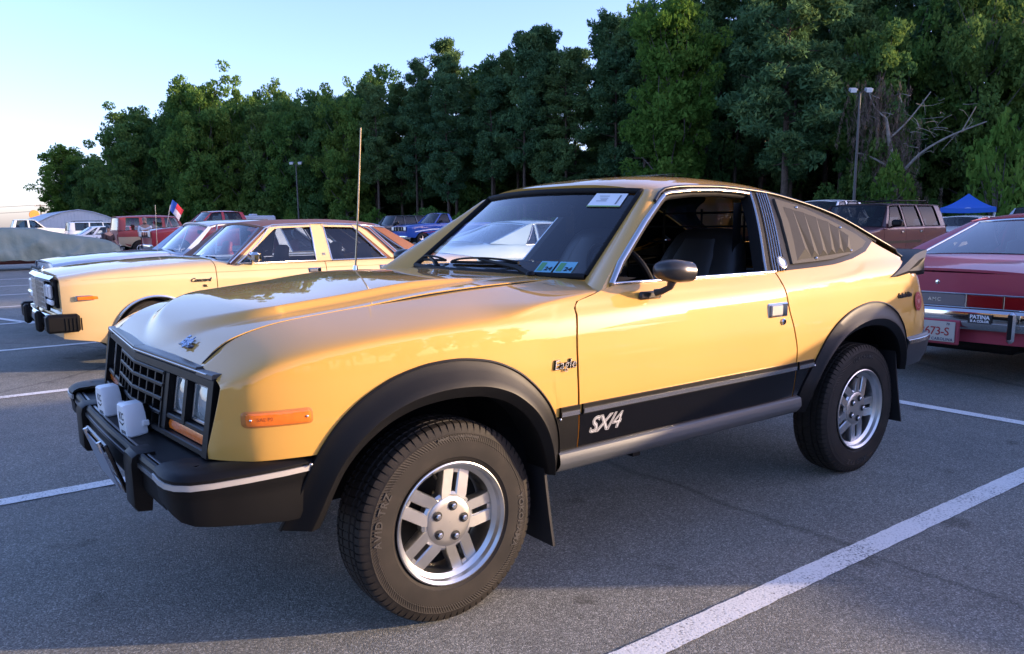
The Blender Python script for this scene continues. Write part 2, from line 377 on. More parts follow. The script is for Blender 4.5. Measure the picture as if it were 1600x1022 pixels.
def strip_on(name, parent, mt, s, W, l0, l1, off=.003, n=16, k=4, flange=.01, crown=0.0):
    """band between two lines (lists of (x,z)) lying on the side surface"""
    def samp(l, t):
        l = np.array(l, float); d = np.r_[0, np.cumsum(np.hypot(*np.diff(l, axis=0).T))]; d /= d[-1]
        return float(np.interp(t, d, l[:, 0])), float(np.interp(t, d, l[:, 1]))
    rows = []
    for t in linspace(0, 1, n):
        a = samp(l0, t); b = samp(l1, t); row = []
        for q in linspace(0, 1, k):
            x, z = lerp(a[0], b[0], q), lerp(a[1], b[1], q); row.append((x, s*(W(x, z) + off + crown*4*q*(1-q)), z))
        rows.append(row)
    if flange:
        rows = [[(r[0][0], r[0][1] - s*flange, r[0][2])] + r + [(r[-1][0], r[-1][1] - s*flange, r[-1][2])] for r in rows]
        e0 = [(p[0], p[1] - s*flange, p[2]) for p in rows[0]]; e1 = [(p[0], p[1] - s*flange, p[2]) for p in rows[-1]]
        rows = [e0] + rows + [e1]
    return MB().grid(rows).build(name, mt, parent, 40)
def sweep(path, sect, closed=False):
    """path: plan points (x, y); sect: (outward offset, z); outward is left of the path direction"""
    rows = []; n = len(path)
    for i, (x, y) in enumerate(path):
        a = path[max(i-1, 0)]; b = path[min(i+1, n-1)]; dx, dy = b[0]-a[0], b[1]-a[1]; l = math.hypot(dx, dy) or 1
        nx, ny = -dy/l, dx/l
        rows.append([(x + nx*o, y + ny*o, z) for o, z in sect])
    m = MB(); m.grid(rows, closed)
    k = len(sect); o = len(m.v) - n*k; m.f.append(tuple(o + j for j in range(k))); m.f.append(tuple(o + (n-1)*k + j for j in reversed(range(k))))
    return m

# ---- wheels
_tyres = {}
def tyre_mesh(rad, rim, width, blocks=64, detail=True):
    key = (rad, rim, width, blocks, detail)
    if key in _tyres: return _tyres[key]
    h = width / 2; sw = rad - rim
    side = [(rim - .004, h*.80), (rim + .006, h*.90), (rim + sw*.12, h*.955), (rim + sw*.13, h*.975), (rim + sw*.35, h*1.0), (rim + sw*.55, h*.995), (rim + sw*.56, h*1.005), (rim + sw*.70, h*.965), (rim + sw*.72, h*.972)]
    m = MB()
    if detail:
        shoulder = [(rad - .030, h*.93, 0), (rad - .016, h*.895, 1), (rad - .006, h*.82, 1), (rad - .002, h*.72, 1), (rad - .001, h*.60, 1), (rad - .008, h*.575, 0), (rad - .008, h*.53, 0), (rad, h*.50, 2), (rad + .0005, h*.30, 2), (rad - .008, h*.28, 0), (rad - .008, h*.22, 0), (rad + .001, h*.19, 3), (rad + .001, 0, 3)]
        ang = []
        for b in range(blocks):
            for q, f in ((0, 0), (.40, 0), (.78, 0), (.80, 1), (.98, 1)): ang.append(((b + q) * 2*math.pi / blocks, f))
        prof = [(r, y, 0) for r, y in side] + shoulder; prof = prof + [(r, -y, k) for r, y, k in reversed(prof[:-1])]
        rows = []
        for (r, y, k) in prof:
            row = []
            for a, f in ang:
                tw = .035 * (y / h) * (1 if k >= 2 else 0)
                rr = r - (.006 if (f and k == 1) else (.004 if (f and k == 2) else (.003 if f and k == 3 else 0)))
                row.append((rr*math.cos(a + tw), y, rr*math.sin(a + tw)))
            rows.append(row)
        m.grid(rows, True)
    else:
        prof = side + [(rad - .012, h*.90), (rad, h*.7), (rad, 0)]; prof = prof + [(r, -y) for r, y in reversed(prof[:-1])]
        m.lathe(prof, n=40)
    _tyres[key] = m.mesh('tyre', 30); return _tyres[key]
_rims = {}
def plain_rim(rad, style):
    key = (rad, style)
    if key in _rims: return _rims[key]
    m = MB()
    m.lathe([(rad + .004, -.085), (rad + .006, -.094), (rad - .008, -.092), (rad - .016, -.075), (rad - .022, -.03), (rad - .03, .03), (rad - .02, .08)], n=40)
    if style == 'steel':
        m.lathe([(rad - .02, -.05), (rad*.80, -.045), (rad*.72, -.06), (rad*.55, -.075), (rad*.40, -.072), (rad*.36, -.085), (rad*.2, -.09), (0.001, -.092)], n=40)
    elif style == 'cap':
        m.lathe([(rad - .008, -.088), (rad*.86, -.085), (rad*.82, -.076), (rad*.5, -.088), (rad*.3, -.098), (rad*.28, -.106), (0.001, -.110)], n=40)
    else:
        for k in range(5):
            a = k*2*math.pi/5 + .3; ca, sa = math.cos(a), math.sin(a)
            m.prism([(rad*.1, -.03), (rad*.95, -.022), (rad*.95, .022), (rad*.1, .03)], lambda p, q, d, ca=ca, sa=sa: (p*ca - q*sa, d, p*sa + q*ca), -.07, -.03)
        m.lathe([(.07, -.03), (.07, -.075), (.03, -.082), (.001, -.083)], n=24)
    _rims[key] = m.mesh('wheel', 35); return _rims[key]
def add_wheel(parent, x, y, z, s, rad, rim, width, style='steel', rmat=None, detail=False):
    """y: plane of the tyre centre; s: -1 faces -y"""
    o = bpy.data.objects.new('wheel', plain_rim(rim, style)); COL.objects.link(o); o.parent = parent
    o.location = (x, y, z)
    if s > 0: o.rotation_euler = (0, 0, math.pi)
    if not o.data.materials: o.data.materials.append(rmat or BRIGHT)
    o.material_slots[0].link = 'OBJECT'; o.material_slots[0].material = rmat or BRIGHT
    t = bpy.data.objects.new('tyre', tyre_mesh(rad, rim, width, detail=detail)); COL.objects.link(t); t.parent = o
    if not t.data.materials: t.data.materials.append(RUBBER)
    h = MB().lathe([(rim - .03, .0), (rim*.4, .004), (.001, .01)], n=24).build('brake_drum', BLACKM, o)
    return o
def arch_low(base, arches):
    """lower edge of the skin: base(x) lifted over the wheel openings (xc, zc, r, squash)"""
    def f(x):
        z = base(x)
        for xc, zc, r, q in arches:
            d = abs(x - xc) / r
            if d < 1: z = max(z, zc + q * math.sqrt(1 - d*d))
        return z
    return f
def arch_us(xa, xb, arches, n):
    """sample positions packed around the wheel openings"""
    xs = set(linspace(xa, xb, n))
    for xc, zc, r, q in arches:
        for k in range(31):
            x = xc - r*1.0*math.cos(math.pi*k/30)
            if xa < x < xb: xs.add(x)
        for e in (xc - r - .004, xc + r + .004):
            if xa < e < xb: xs.add(e)
    xs = sorted(xs); out = [xs[0]]
    for x in xs[1:]:
        if x - out[-1] > 1e-4: out.append(x)
    return [(x - xa) / (xb - xa) for x in out]
def cap_face(name, parent, mt, x0, lean, bow, wfun, z0, z1, nz=8, ny=17, sgn=-1, rnd=0.03):
    """nose or tail skin: x = x0 + sgn*(bow at the middle), leaning with height"""
    rows = []
    for z in linspace(z0, z1, nz):
        w = wfun(z); row = []
        for t in linspace(-1, 1, ny):
            row.append((x0 + lean*(z - z0) + sgn*bow*(1 - t*t) - sgn*rnd*abs(t)**8, w*t, z))
        rows.append(row)
    return MB().grid(rows).build(name, mt, parent, 40)
def top_skin(name, parent, mt, xs, wfn, zed, zce, front=None, ny=21, bulge=None, flange=True):
    """hood, boot lid or roof skin: columns over x, crown between the edge height and the centre height"""
    rows = []
    for i, x in enumerate(xs):
        w = wfn(x); row = []
        for t in linspace(-1, 1, ny):
            y = w*t; dx = front(x, y) if front else 0
            z = zed(x) + (zce(x) - zed(x)) * (1 - abs(t)**2.2) + (bulge(x + dx, y) if bulge else 0)
            row.append((x + dx, y, z))
        rows.append(row)
    if flange:
        rows = [[(p[0], p[1], p[2] - .02) for p in rows[0]]] + rows + [[(p[0], p[1], p[2] - .02) for p in rows[-1]]]
        rows = [[(r[0][0], r[0][1], r[0][2] - .02)] + r + [(r[-1][0], r[-1][1], r[-1][2] - .02)] for r in rows]
    return MB().grid(rows).build(name, mt, parent, 40)
def pane(name, parent, mt, bl, br, tl, tr, bow_b=0.0, bow_t=0.0, rise=0.0, n=15, k=9, hump=0.0):
    """front or back window from its corners; bow pushes the middle along x, rise lifts the middle of the top edge"""
    rows = []
    for v in linspace(0, 1, k):
        a = Vector(bl).lerp(Vector(tl), v); b = Vector(br).lerp(Vector(tr), v); row = []
        for t in linspace(0, 1, n):
            p = a.lerp(b, t); q = 4*t*(1-t); p.x += lerp(bow_b, bow_t, v)*q; p.z += rise*v*q + hump*4*v*(1-v); row.append(tuple(p))
        rows.append(row)
    return MB().grid(rows).build(name, mt, parent, 60)
def frame_of(rows_obj, name, parent, mt, r=.01, flat=1.0):
    """bead that follows the rim of a pane built by pane()"""
    me = rows_obj.data; n = 15; k = 9
    P = [v.co.copy() for v in me.vertices]
    # vertices keep the grid order unless merged
    if len(P) != n*k: return None
    loop = [P[i] for i in range(n)] + [P[j*n + n-1] for j in range(1, k)] + [P[(k-1)*n + i] for i in range(n-2, -1, -1)] + [P[j*n] for j in range(k-2, 0, -1)]
    loop.append(loop[0]); return MB().tube(loop, r, 6, cap=False, flat=flat).build(name, mt, parent, 50)
def bead(name, parent, mt, s, W, line, r=.006, off=.004, n=6):
    return MB().tube([(x, s*(W(x, z) + off), z) for x, z in line], r, n).build(name, mt, parent, 50)
def flat_on(s, W, cx, cz, off, sx=1.0):
    """map letter coordinates onto the side skin; reads left to right from outside"""
    d = -s
    return lambda a, b, dd: (cx + d*a*sx, s*(W(cx + d*a*sx, cz + b) + off + dd), cz + b)

def make_car(sp):
    """a vehicle from a table of lines; returns the root and the side surface"""
    g = sp.get
    root = empty(sp['name'], (sp['loc'][0], sp['loc'][1], sp['loc'][2] if len(sp['loc']) > 2 else 0), sp.get('rz', 0))
    tag(root, sp['label'], sp['cat'], g('group'))
    pm = sp['paint']; prof = pchip(sp['prof']); tap = pchip(sp['taper'])
    W = lambda x, z: prof(z) - tap(x)
    xf, xr, wb = sp['xf'], sp['xr'], sp['wb']; rad = sp['rad']; ar = sp['arch']; zs = sp['sill']
    base = lin(g('low') or [(xf, sp['zfo']), (xf + .25, sp['zfo'] - .04), (-ar - .02, zs), (wb + ar + .02, zs), (xr - .2, sp['zro']), (xr, sp['zro'] + .05)])
    arches = [(0, rad - .02, ar, g('asq', ar)), (wb, rad - .02, ar, g('asq', ar))]
    zl = arch_low(base, arches); zA = pchip(sp['zA']); wB = pchip(sp['wB']); zB = pchip(sp['zB'])
    roll = lambda x: (wB(x), zB(x), g('f1', .55), g('f2', .5))
    cuts = [xf] + sp['cuts'] + [xr]; names = sp['panels']; lo = g('two_tone')
    for s in (-1, 1):
        for i, nm in enumerate(names):
            a = cuts[i] + (.004 if i else 0); b = cuts[i+1] - (.004 if i < len(names)-1 else 0)
            o = side_panel(nm, root, pm, s, W, const(a), const(b), zl, zA, roll=roll, us=arch_us(a, b, arches, 10 if g('far') else 24), nv=8 if g('far') else 12, nr=5 if g('far') else 8, flange=.02)
            if lo:
                side_panel('lower_panel', o, lo[1], s, W, const(a), const(b), zl, const(lo[0]), us=arch_us(a, b, arches, 10), nv=4, off=.003, flange=.0)
        for xw in (0, wb):
            add_wheel(root, xw, s*(g('track', 1.46)/2), rad - .006, s, rad, g('rim', .19), g('tw', .195), g('style', 'steel'), g('rimmat'))
            MB().lathe([(ar - .005, 0), (ar - .005, .34)], n=16, a0=-.3, a1=math.pi + .3, c=(xw, s*(prof(.6) - .02) - (0 if s < 0 else .34), rad - .02)).build('wheel_well', BLACKM, root)
    # underbody
    MB().box(((xf + xr)/2 + .02, 0, zs + .07), (xr - xf - .5, 1.0, .16), .03).build('underbody', BLACKM, root)
    MB().box(((sp['xcowl'] + sp['xdeck'])/2, 0, zs + .05), (sp['xdeck'] - sp['xcowl'] + .5, 2*prof(.5) - .1, .05), 0).build('floor_pan', BLACKM, root)
    hoodn = g('hoodn', 12)
    top_skin('hood', root, g('hoodmat', pm), linspace(xf + .015, sp['xcowl'], hoodn), lambda x: wB(x) - .004, zB, lambda x: zB(x) + g('hcrown', .025), front=lambda x, y: g('nosebow', -.03) * (1 - (y/wB(x))**2) * (1 - min(1, (x - xf)/.3)), bulge=g('hbulge'))
    if sp['xdeck'] < xr - .1:
        top_skin(g('deckname', 'boot_lid'), root, pm, linspace(sp['xdeck'], xr - .01, 9), lambda x: wB(x) - .004, zB, lambda x: zB(x) + g('dcrown', .02), bulge=g('dbulge'))
    cap_face('nose_panel', root, g('nosemat', pm), xf + .005, g('nlean', 0.0), g('nbow', .03), lambda z: min(W(xf + .01, z), wB(xf) + .12 if z > zA(xf) - .02 else 9) if z <= zA(xf) else lerp(W(xf + .01, zA(xf)), wB(xf), (z - zA(xf))/max(1e-3, zB(xf) - zA(xf))), sp['zfo'] - .0, zB(xf), sgn=-1)
    cap_face('tail_panel', root, g('tailmat', pm), xr - .005, g('tlean', 0.0), g('tbow', .03), lambda z: W(xr - .01, z) if z <= zA(xr) else lerp(W(xr - .01, zA(xr)), wB(xr), (z - zA(xr))/max(1e-3, zB(xr) - zA(xr))), sp['zro'] + .0, zB(xr), sgn=1)
    # ---- cabin
    gh = g('cabin')
    if gh:
        rail = pchip(gh['rail']); belt = pchip(gh['belt']); rm = gh.get('roofmat', pm); pmn = gh.get('pillarmat', pm)
        x0, x1 = gh['roof']
        rw = lambda x: W(x, rail(x)) - .002
        ce = pchip(gh['crown'])
        top_skin('roof', root, rm, linspace(x0, x1, 14), rw, rail, ce, front=lambda x, y: gh.get('bowf', -.06)*(1 - (y/.6)**2)*(1 - min(1, (x - x0)/.3)) + gh.get('bowr', .04)*(1 - (y/.6)**2)*max(0, 1 - (x1 - x)/.3))
        ws, rwn = gh['ws'], gh['rw']            # (base x, base w, base z, top x, top w, top z)
        gl = gh.get('glass', GLASS)
        wob = pane('windshield', root, gh.get('wsglass', gl), (ws[0], -ws[1], ws[2]), (ws[0], ws[1], ws[2]), (ws[3], -ws[4], ws[5]), (ws[3], ws[4], ws[5]), bow_b=-.10, bow_t=-.06, rise=gh.get('rise', .03))
        rob = pane('rear_window', root, gl, (rwn[0], -rwn[1], rwn[2]), (rwn[0], rwn[1], rwn[2]), (rwn[3], -rwn[4], rwn[5]), (rwn[3], rwn[4], rwn[5]), bow_b=gh.get('rbow', .08), bow_t=.04, rise=gh.get('rise', .03))
        frame_of(wob, 'windshield_trim', root, gh.get('trim', BLACKM), .012); frame_of(rob, 'rear_window_trim', root, gh.get('trim', BLACKM), .012)
        for s in (-1, 1):
            # windshield pillar: between the glass edge and the door opening
            p0, pN = gh['pillars'][0], gh['pillars'][-1]
            rows = []
            for t in linspace(0, 1, 9):
                xo, zo = lerp(p0[0], p0[2], t), lerp(belt(p0[0]), rail(p0[2]), t); xi, zi = lerp(p0[1], p0[3], t), lerp(belt(p0[1]), rail(p0[3]), t)
                g0 = Vector((lerp(ws[0], ws[3], t), s*lerp(ws[1], ws[4], t), lerp(ws[2], ws[5], t)))
                a = Vector((xo, s*W(xo, zo), zo)); b = Vector((xi, s*W(xi, zi), zi)); m_ = g0.lerp(a, .55) + Vector((-.008, s*.012, .006))
                rows.append([tuple(g0), tuple(m_), tuple(a), tuple(b), (b.x, b.y - s*.03, b.z)])
            MB().grid(rows).build('windshield_pillar', rm if gh.get('apm') is None else gh['apm'], root, 40)
            rows = []
            for t in linspace(0, 1, 9):
                xo, zo = lerp(pN[1], pN[3], t), lerp(belt(pN[1]), rail(pN[3]), t); xi, zi = lerp(pN[0], pN[2], t), lerp(belt(pN[0]), rail(pN[2]), t)
                g0 = Vector((lerp(rwn[0], rwn[3], t), s*lerp(rwn[1], rwn[4], t), lerp(rwn[2], rwn[5], t)))
                a = Vector((xo, s*W(xo, zo), zo)); row = [tuple(g0), tuple(g0.lerp(a, .5) + Vector((.008, s*.012, .006)))]
                for q in linspace(0, 1, 6): x, z = lerp(xo, xi, q), lerp(zo, zi, q); row.append((x, s*W(x, z), z))
                row.append((xi, s*(W(xi, zi) - .03), zi)); rows.append(row)
            MB().grid(rows).build('rear_pillar', rm, root, 40)
            P = gh['pillars']
            for i in range(1, len(P) - 1):
                strip_on('door_pillar', root, gh.get('bmat', pmn) if i == 1 else gh.get('cmat', pmn), s, W, [(P[i][0], belt(P[i][0])), (P[i][2], rail(P[i][2]))], [(P[i][1], belt(P[i][1])), (P[i][3], rail(P[i][3]))], off=.001, flange=.03)
            for i in range(len(P) - 1):
                if (s, i) in gh.get('open', ()): continue
                a, b = P[i], P[i+1]
                def gx(t, side): return lerp(a[1], a[3], t) if side == 0 else lerp(b[0], b[2], t)
                rows = []
                for t in linspace(0, 1, 8):
                    row = []
                    for q in linspace(0, 1, 8):
                        x = lerp(gx(t, 0), gx(t, 1), q); z = lerp(belt(x), rail(x) - .012, t); row.append((x, s*(W(x, z) - .018), z))
                    rows.append(row)
                MB().grid(rows).build('side_window', gh.get('sglass', gl), root, 60)
                ln = [(gx(t, 0) + .004, lerp(belt(gx(t, 0)), rail(gx(t, 0)) - .012, t)) for t in linspace(0, 1, 7)] + [(x, rail(x) - .014) for x in linspace(gx(1, 0), gx(1, 1), 8)[1:-1]] + [(gx(t, 1) - .004, lerp(belt(gx(t, 1)), rail(gx(t, 1)) - .012, t)) for t in linspace(1, 0, 7)]
                ln.append((ln[0][0], ln[0][1])); ln = [(x, max(z, belt(x) + .004)) for x, z in ln]
                bead('window_trim', root, gh.get('trim', BLACKM), s, W, ln, .008, .0)
            bead('drip_rail', root, gh.get('drip', rm), s, W, [(x, rail(x) + .002) for x in linspace(x0, x1, 14)], .008, .004)
        # seats and dash
        for sx, sw_ in gh.get('seats', ()):
            for s in (-1, 1):
                m = MB(); zb = belt(sx); top = gh.get('seattop', zb + .18)
                rows = []
                for t, wd, th in ((0, .20, .10), (.5, .23, .10), (.75, .22, .08), (.80, .15, .06), (.96, .13, .05), (1, .08, .02)):
                    z = lerp(zs + .2, top, t); xx = sx + .16*t
                    rows.append([(xx + th*math.cos(a)*.9, s*sw_ + wd*math.copysign(abs(math.sin(a))**.6, math.sin(a)), z) for a in linspace(0, 2*math.pi, 17)[:-1]])
                m.grid(rows, True); o = len(m.v) - 16; m.f.append(tuple(range(o, o + 16)))
                m.build('seat', gh.get('seatmat', SEAT), root, 50)
        xd = sp['xcowl'] + .22
        MB().box((xd, 0, belt(xd) - .10), (.34, 2*prof(.8) - .22, .2), .05).build('dashboard', gh.get('dashmat', SEAT), root)
        rr = MB(); rr.lathe([(.185 + .012*math.cos(a), .012*math.sin(a)) for a in linspace(0, 2*math.pi, 7)], n=24, axis='x')
        rr.box((0, 0, 0), (.02, .36, .03), .006); sw = rr.build('steering_wheel', BLACKM, root); sw.location = (xd + .30, g('steer', -1)*.36, belt(xd) + .0); sw.rotation_euler = (0, R(-25), 0)
        MB().box((ws[3] + .05, 0, ws[5] - .07), (.03, .20, .05), .012).build('rear_view_mirror', BLACKM, root)
    return root, W
# ================================================================ the yellow four-wheel-drive hatchback
def make_eagle():
    root = empty('hatchback_car', (0, 0, 0))
    tag(root, 'yellow four-wheel-drive hatchback with black wheel-arch flares and SX/4 lettering, parked in front', 'car')
    prof = pchip([(.35,.85),(.42,.868),(.5,.888),(.6,.902),(.7,.908),(.8,.907),(.9,.900),(.96,.893),(.985,.886),(1.02,.872),(1.05,.850),(1.075,.826),(1.1,.810),(1.2,.748),(1.3,.682),(1.40,.606),(1.45,.56)])
    tap = pchip([(-.76,.27),(-.72,.215),(-.69,.165),(-.665,.135),(-.64,.11),(-.60,.085),(-.5,.055),(-.4,.038),(-.2,.018),(0,.006),(.3,0),(1.6,0),(1.9,.012),(2.3,.03),(2.6,.052),(2.8,.072),(2.95,.09),(3.05,.108),(3.12,.135),(3.17,.18),(3.2,.25)])
    xr = lambda z: 3.205 + .02*sstep((z - .55)/.15) - .10*max(0, z - .78)/.25 - .3*max(0, z - 1.0)
    zc = pchip([(-.68,.825),(-.60,.872),(-.53,.901),(-.40,.925),(-.22,.945),(.1,.961),(.47,.973),(1.1,.989),(1.66,.997),(2.07,1.006),(2.3,1.02),(2.43,1.055),(2.5,1.10)])
    def W(x, z):
        xs = x - (xr(z) - 3.205) if x > 2.9 else x
        w = prof(z) - tap(xs)
        if x < 2.45:
            d = (z - zc(x)) / .014
            if x < -.4: d = max(d, (-.632 + .05*max(0, .78 - z) - x) / .014)
            w -= .006 * sstep(d) * (1 - sstep((z - 1.04)/.04))
        return w
    STRIPE = mat('black_stripe_paint', (.005, .005, .006), .10, spec=.35)
    # ---- skin
    outF = [(-.555,.432),(-.471,.624),(-.429,.694),(-.368,.760),(-.278,.821),(-.177,.860),(-.061,.877),(.062,.871),(.18,.838),(.27,.775),(.336,.704),(.382,.631),(.401,.53),(.404,.432)]
    innF = [(-.452,.425),(-.432,.477),(-.405,.562),(-.363,.627),(-.294,.689),(-.212,.734),(-.108,.758),(.012,.761),(.117,.745),(.206,.699),(.273,.631),(.316,.549),(.345,.48),(.357,.432)]
    outR = [(1.795,.43),(1.80,.515),(1.899,.638),(1.939,.695),(2.023,.772),(2.147,.839),(2.305,.877),(2.476,.884),(2.632,.845),(2.756,.77),(2.828,.682),(2.845,.629),(2.853,.562),(2.850,.50)]
    innR = [(1.868,.423),(1.898,.505),(1.945,.61),(2.052,.696),(2.176,.751),(2.333,.776),(2.51,.763),(2.638,.716),(2.733,.632),(2.775,.56),(2.79,.50)]
    aF = lin([(x, z - .02) for x, z in outF[1:12]]); aR = lin([(x, z - .02) for x, z in outR[2:12]])
    def zlF(x): return .648 if x < -.46 else (aF(x) if x < .382 else .50)
    def zlR(x): return .50 if x < 1.89 else (aR(x) if x < 2.83 else .662)
    cutF = pchip([(.42,.488),(.53,.485),(.7,.478),(.83,.474),(.975,.484),(.998,.488),(1.015,.505),(1.027,.565),(1.047,.648),(1.056,.690),(1.062,.728),(1.067,.715),(1.10,.71)])
    cutR = pchip([(.42,1.762),(.566,1.758),(.71,1.757),(.80,1.733),(.911,1.69),(.98,1.676),(1.045,1.668),(1.10,1.66)])
    xfront = lambda z: -.668 - (.885 - z)*.19
    zBf = pchip([(-.76,.866),(-.71,.872),(-.685,.880),(-.66,.898),(-.62,.930),(-.58,.953),(-.50,.978),(-.423,.993),(-.30,1.006),(-.165,1.019),(.14,1.051),(.40,1.064),(.60,1.068),(.76,1.066)])
    wBf = pchip([(-.72,.555),(-.5,.560),(.7,.565)])
    zAf = lambda x: lerp(zc(max(x, -.655)) + .004, 1.036, sstep((x - .12)/.36))
    for s in (-1, 1):
        us = sorted(set([round(t, 4) for t in linspace(0, 1, 52)] + [(x - xfront(.6))/(.483 - xfront(.6)) for x, z in outF[1:12]]))
        fen = side_panel('fender', root, YELLOW, s, W, xfront, lambda z: cutF(z) - .005, zlF, zAf, us=us, nv=26, flange=.005, roll=lambda x: (wBf(x), zBf(x), .27, .80, .57), nr=18)
        door = side_panel('door', root, YELLOW, s, W, lambda z: cutF(z) + .004, lambda z: cutR(z) - .006, const(.502), const(1.058), nu=40, nv=40, flange=.005)
        zq = pchip([(1.66,1.058),(1.78,1.062),(2.16,1.07),(2.43,1.098),(2.60,1.138),(2.66,1.165),(2.70,1.176),(2.80,1.136),(2.93,1.080),(3.05,1.022),(3.15,.975),(3.3,.9)])
        def zqx(x): return zq(x)
        us = sorted(set([round(t, 4) for t in linspace(0, 1, 60)] + [(x - 1.758)/(3.225 - 1.758) for x, z in outR[2:12]]))
        qp = side_panel('quarter_panel', root, YELLOW, s, W, lambda z: cutR(z) + .004, lambda z: xr(z), zlR, zqx, us=us, nv=32, flange=.005)
        for cut, z0, z1 in ((cutF, .46, 1.02), (cutR, .46, 1.05)):
            zs_ = linspace(z0, z1, 18); strip_on('weather_strip', root, BLACKM, s, lambda x, z: W(x, z) - .012, [(cut(z) - .02, z) for z in zs_], [(cut(z) + .02, z) for z in zs_], off=0, n=24, k=3, flange=0)  # black strip stands for the shade in the door gaps
        # inner skin that darkens the gaps and the cabin side
        side_panel('door_lining', root, mat('olive_door_card', (.10, .085, .05), .7), s, lambda x, z: W(x, z) - .055, const(.56), const(1.70), const(.52), const(1.045), nu=12, nv=8, flange=0)
        side_panel('quarter_lining', root, BLACKM, s, lambda x, z: W(x, z) - .035, const(1.72), const(3.05), lambda x: .92, lambda x: min(zq(x) - .01, 1.05 if x < 2.2 else 9), nu=20, nv=6, flange=0)
        # black lower stripe, sill, mouldings
        side_panel('lower_stripe', door, STRIPE, s, W, lambda z: cutF(z) + .004, lambda z: cutR(z) - .004, const(.503), const(.632), nu=30, nv=8, off=.0025, flange=.002)
        side_panel('lower_stripe', qp, STRIPE, s, W, lambda z: cutR(z) + .004, const(1.885), const(.503), const(.632), nu=6, nv=8, off=.0025, flange=.002)
        side_panel('lower_stripe', fen, BLACKP, s, W, const(.37), lambda z: cutF(z) - .004, const(.44), const(.632), nu=6, nv=8, off=.0025, flange=.002)
        for a, b, par in ((.392, .477, fen), (.492, 1.748, door), (1.766, 1.888, qp)):
            strip_on('side_moulding', par, BLACKP, s, W, [(a, .628), (b, .628)], [(a, .664), (b, .664)], off=.010, n=20, k=5, flange=.012)
            strip_on('moulding_strip', par, BRIGHT, s, W, [(a + .002, .632), (b - .002, .632)], [(a + .002, .648), (b - .002, .648)], off=.0135, n=20, k=3, flange=.006)
        rows = []
        for x in linspace(.395, 1.80, 24):
            rows.append([(x, s*w, z) for w, z in ((.884,.506),(.900,.502),(.905,.497),(.907,.486),(.909,.466),(.907,.460),(.898,.446),(.884,.431),(.862,.422),(.78,.425))])
        MB().grid(rows).build('sill', STEELG, root, 30)
        # ---- flares
        for out, inn, par in ((outF, innF, fen), (outR, innR, qp)):
            def samp(l, t):
                l = np.array(l, float); d = np.r_[0, np.cumsum(np.hypot(*np.diff(l, axis=0).T))]; d /= d[-1]
                return float(np.interp(t, d, l[:, 0])), float(np.interp(t, d, l[:, 1]))
            sm = lambda l: [samp(l, t) for t in linspace(0, 1, 90)]
            def smooth(l, k=5):
                a = np.array(sm(l)); b = a.copy()
                for i in range(len(a)):
                    lo_, hi_ = max(0, i-k), min(len(a), i+k+1); h = min(i - lo_, hi_ - 1 - i); b[i] = a[i-h:i+h+1].mean(0)
                return b
            A, B = smooth(out), smooth(inn); rows = []
            for a, b in zip(A, B):
                def pt(t, o, ww=None):
                    x, z = lerp(a[0], b[0], t), lerp(a[1], b[1], t); return (x, s*(W(x, z) + o), z)
                rows.append([pt(-.03, -.006), pt(-.03, .008), pt(.02, .0105), pt(.035, .006), pt(.07, .006), pt(.30, .017), pt(.50, .027), pt(.66, .037), pt(.70, .038), pt(.74, .036), pt(.88, .026), pt(1.0, .017), pt(1.015, .012), pt(1.02, -.01), pt(1.02, -.10)])
            MB().grid(rows).build('arch_flare', BLACKP, par, 28)
            MB().grid([[(x, s*(W(x, z) - .012), z), (x, s*.42, z)] for x, z in [(lerp(a[0], b[0], .6), lerp(a[1], b[1], .6)) for a, b in zip(A, B)]]).build('wheel_well', BLACKM, root)
        for k, (x, z) in enumerate(((-.478,.625), (.388,.625), (1.892,.634))):
            MB().ball((x, s*(W(x, z) + .012), z), .0055, 8, 6).build('flare_screw', BRIGHT, root)
        # mud flaps
        for x0, z0, x1, z1, w0, w1 in ((.345,.57,.380,.165,.60,.885), (2.745,.62,2.815,.215,.58,.845)):
            m = MB(); rows = []
            for t in linspace(0, 1, 8):
                x, z = lerp(x0, x1, t**1.4), lerp(z0, z1, t); ww = w1 - .02*(1-t)
                rows.append([(x, s*w0, z), (x, s*ww, z), (x + .01, s*ww, z), (x + .01, s*w0, z)])
            m.grid(rows, True); o = len(m.v); m.f.append((o-4, o-3, o-2, o-1)); m.f.append((0, 1, 2, 3))
            m.build('mud_flap', mat('mud_flap_rubber', (.012, .012, .014), .5), root, 30)
    # ---- hood with its raised middle
    def plan(x):     # half-width of the raised part
        return pchip([(-.66,0.02),(-.64,.06),(-.60,.19),(-.56,.29),(-.52,.35),(-.45,.39),(-.3,.41),(.7,.415)])(x)
    def bulge(x, y):
        e = 1.0; d = .41 - abs(y) if x > -.38 else (1 - math.hypot(abs(y)/.41, (-.38 - x)/.27))*.31
        edge = sstep((d + .034)/(.026 if x > -.38 else lerp(.026, .070, min(1, (-.38 - x)/.2))))
        return .024*edge*e*(1 - .9*sstep((x - .10)/.45))
    xcowl = lambda y: .742 - .125*max(0, 1 - (y/.64)**2)
    xnose = lambda y: -.722 + .075*abs(y) - .004
    rows = []
    ys = linspace(-1, 1, 141)
    for u in linspace(0, 1, 120):
        row = []
        for t in ys:
            x_e = lerp(-.69, .70, u); y = t*(wBf(x_e) - .006); x = lerp(xnose(y), xcowl(y), u)
            c = .010*(1 - abs(t)**3)*sstep((x + .72)/.3)
            z = zBf(x) + c + bulge(x, y)
            if u < .05: z -= .010*(1 - u/.05)**2
            row.append((x, y, z))
        rows.append(row)
    rows = [[(p[0] + .006, p[1], p[2] - .022) for p in rows[0]]] + rows + [[(p[0], p[1], p[2] - .02) for p in rows[-1]]]
    rows = [[(r[0][0], r[0][1], r[0][2] - .02)] + r + [(r[-1][0], r[-1][1], r[-1][2] - .02)] for r in rows]
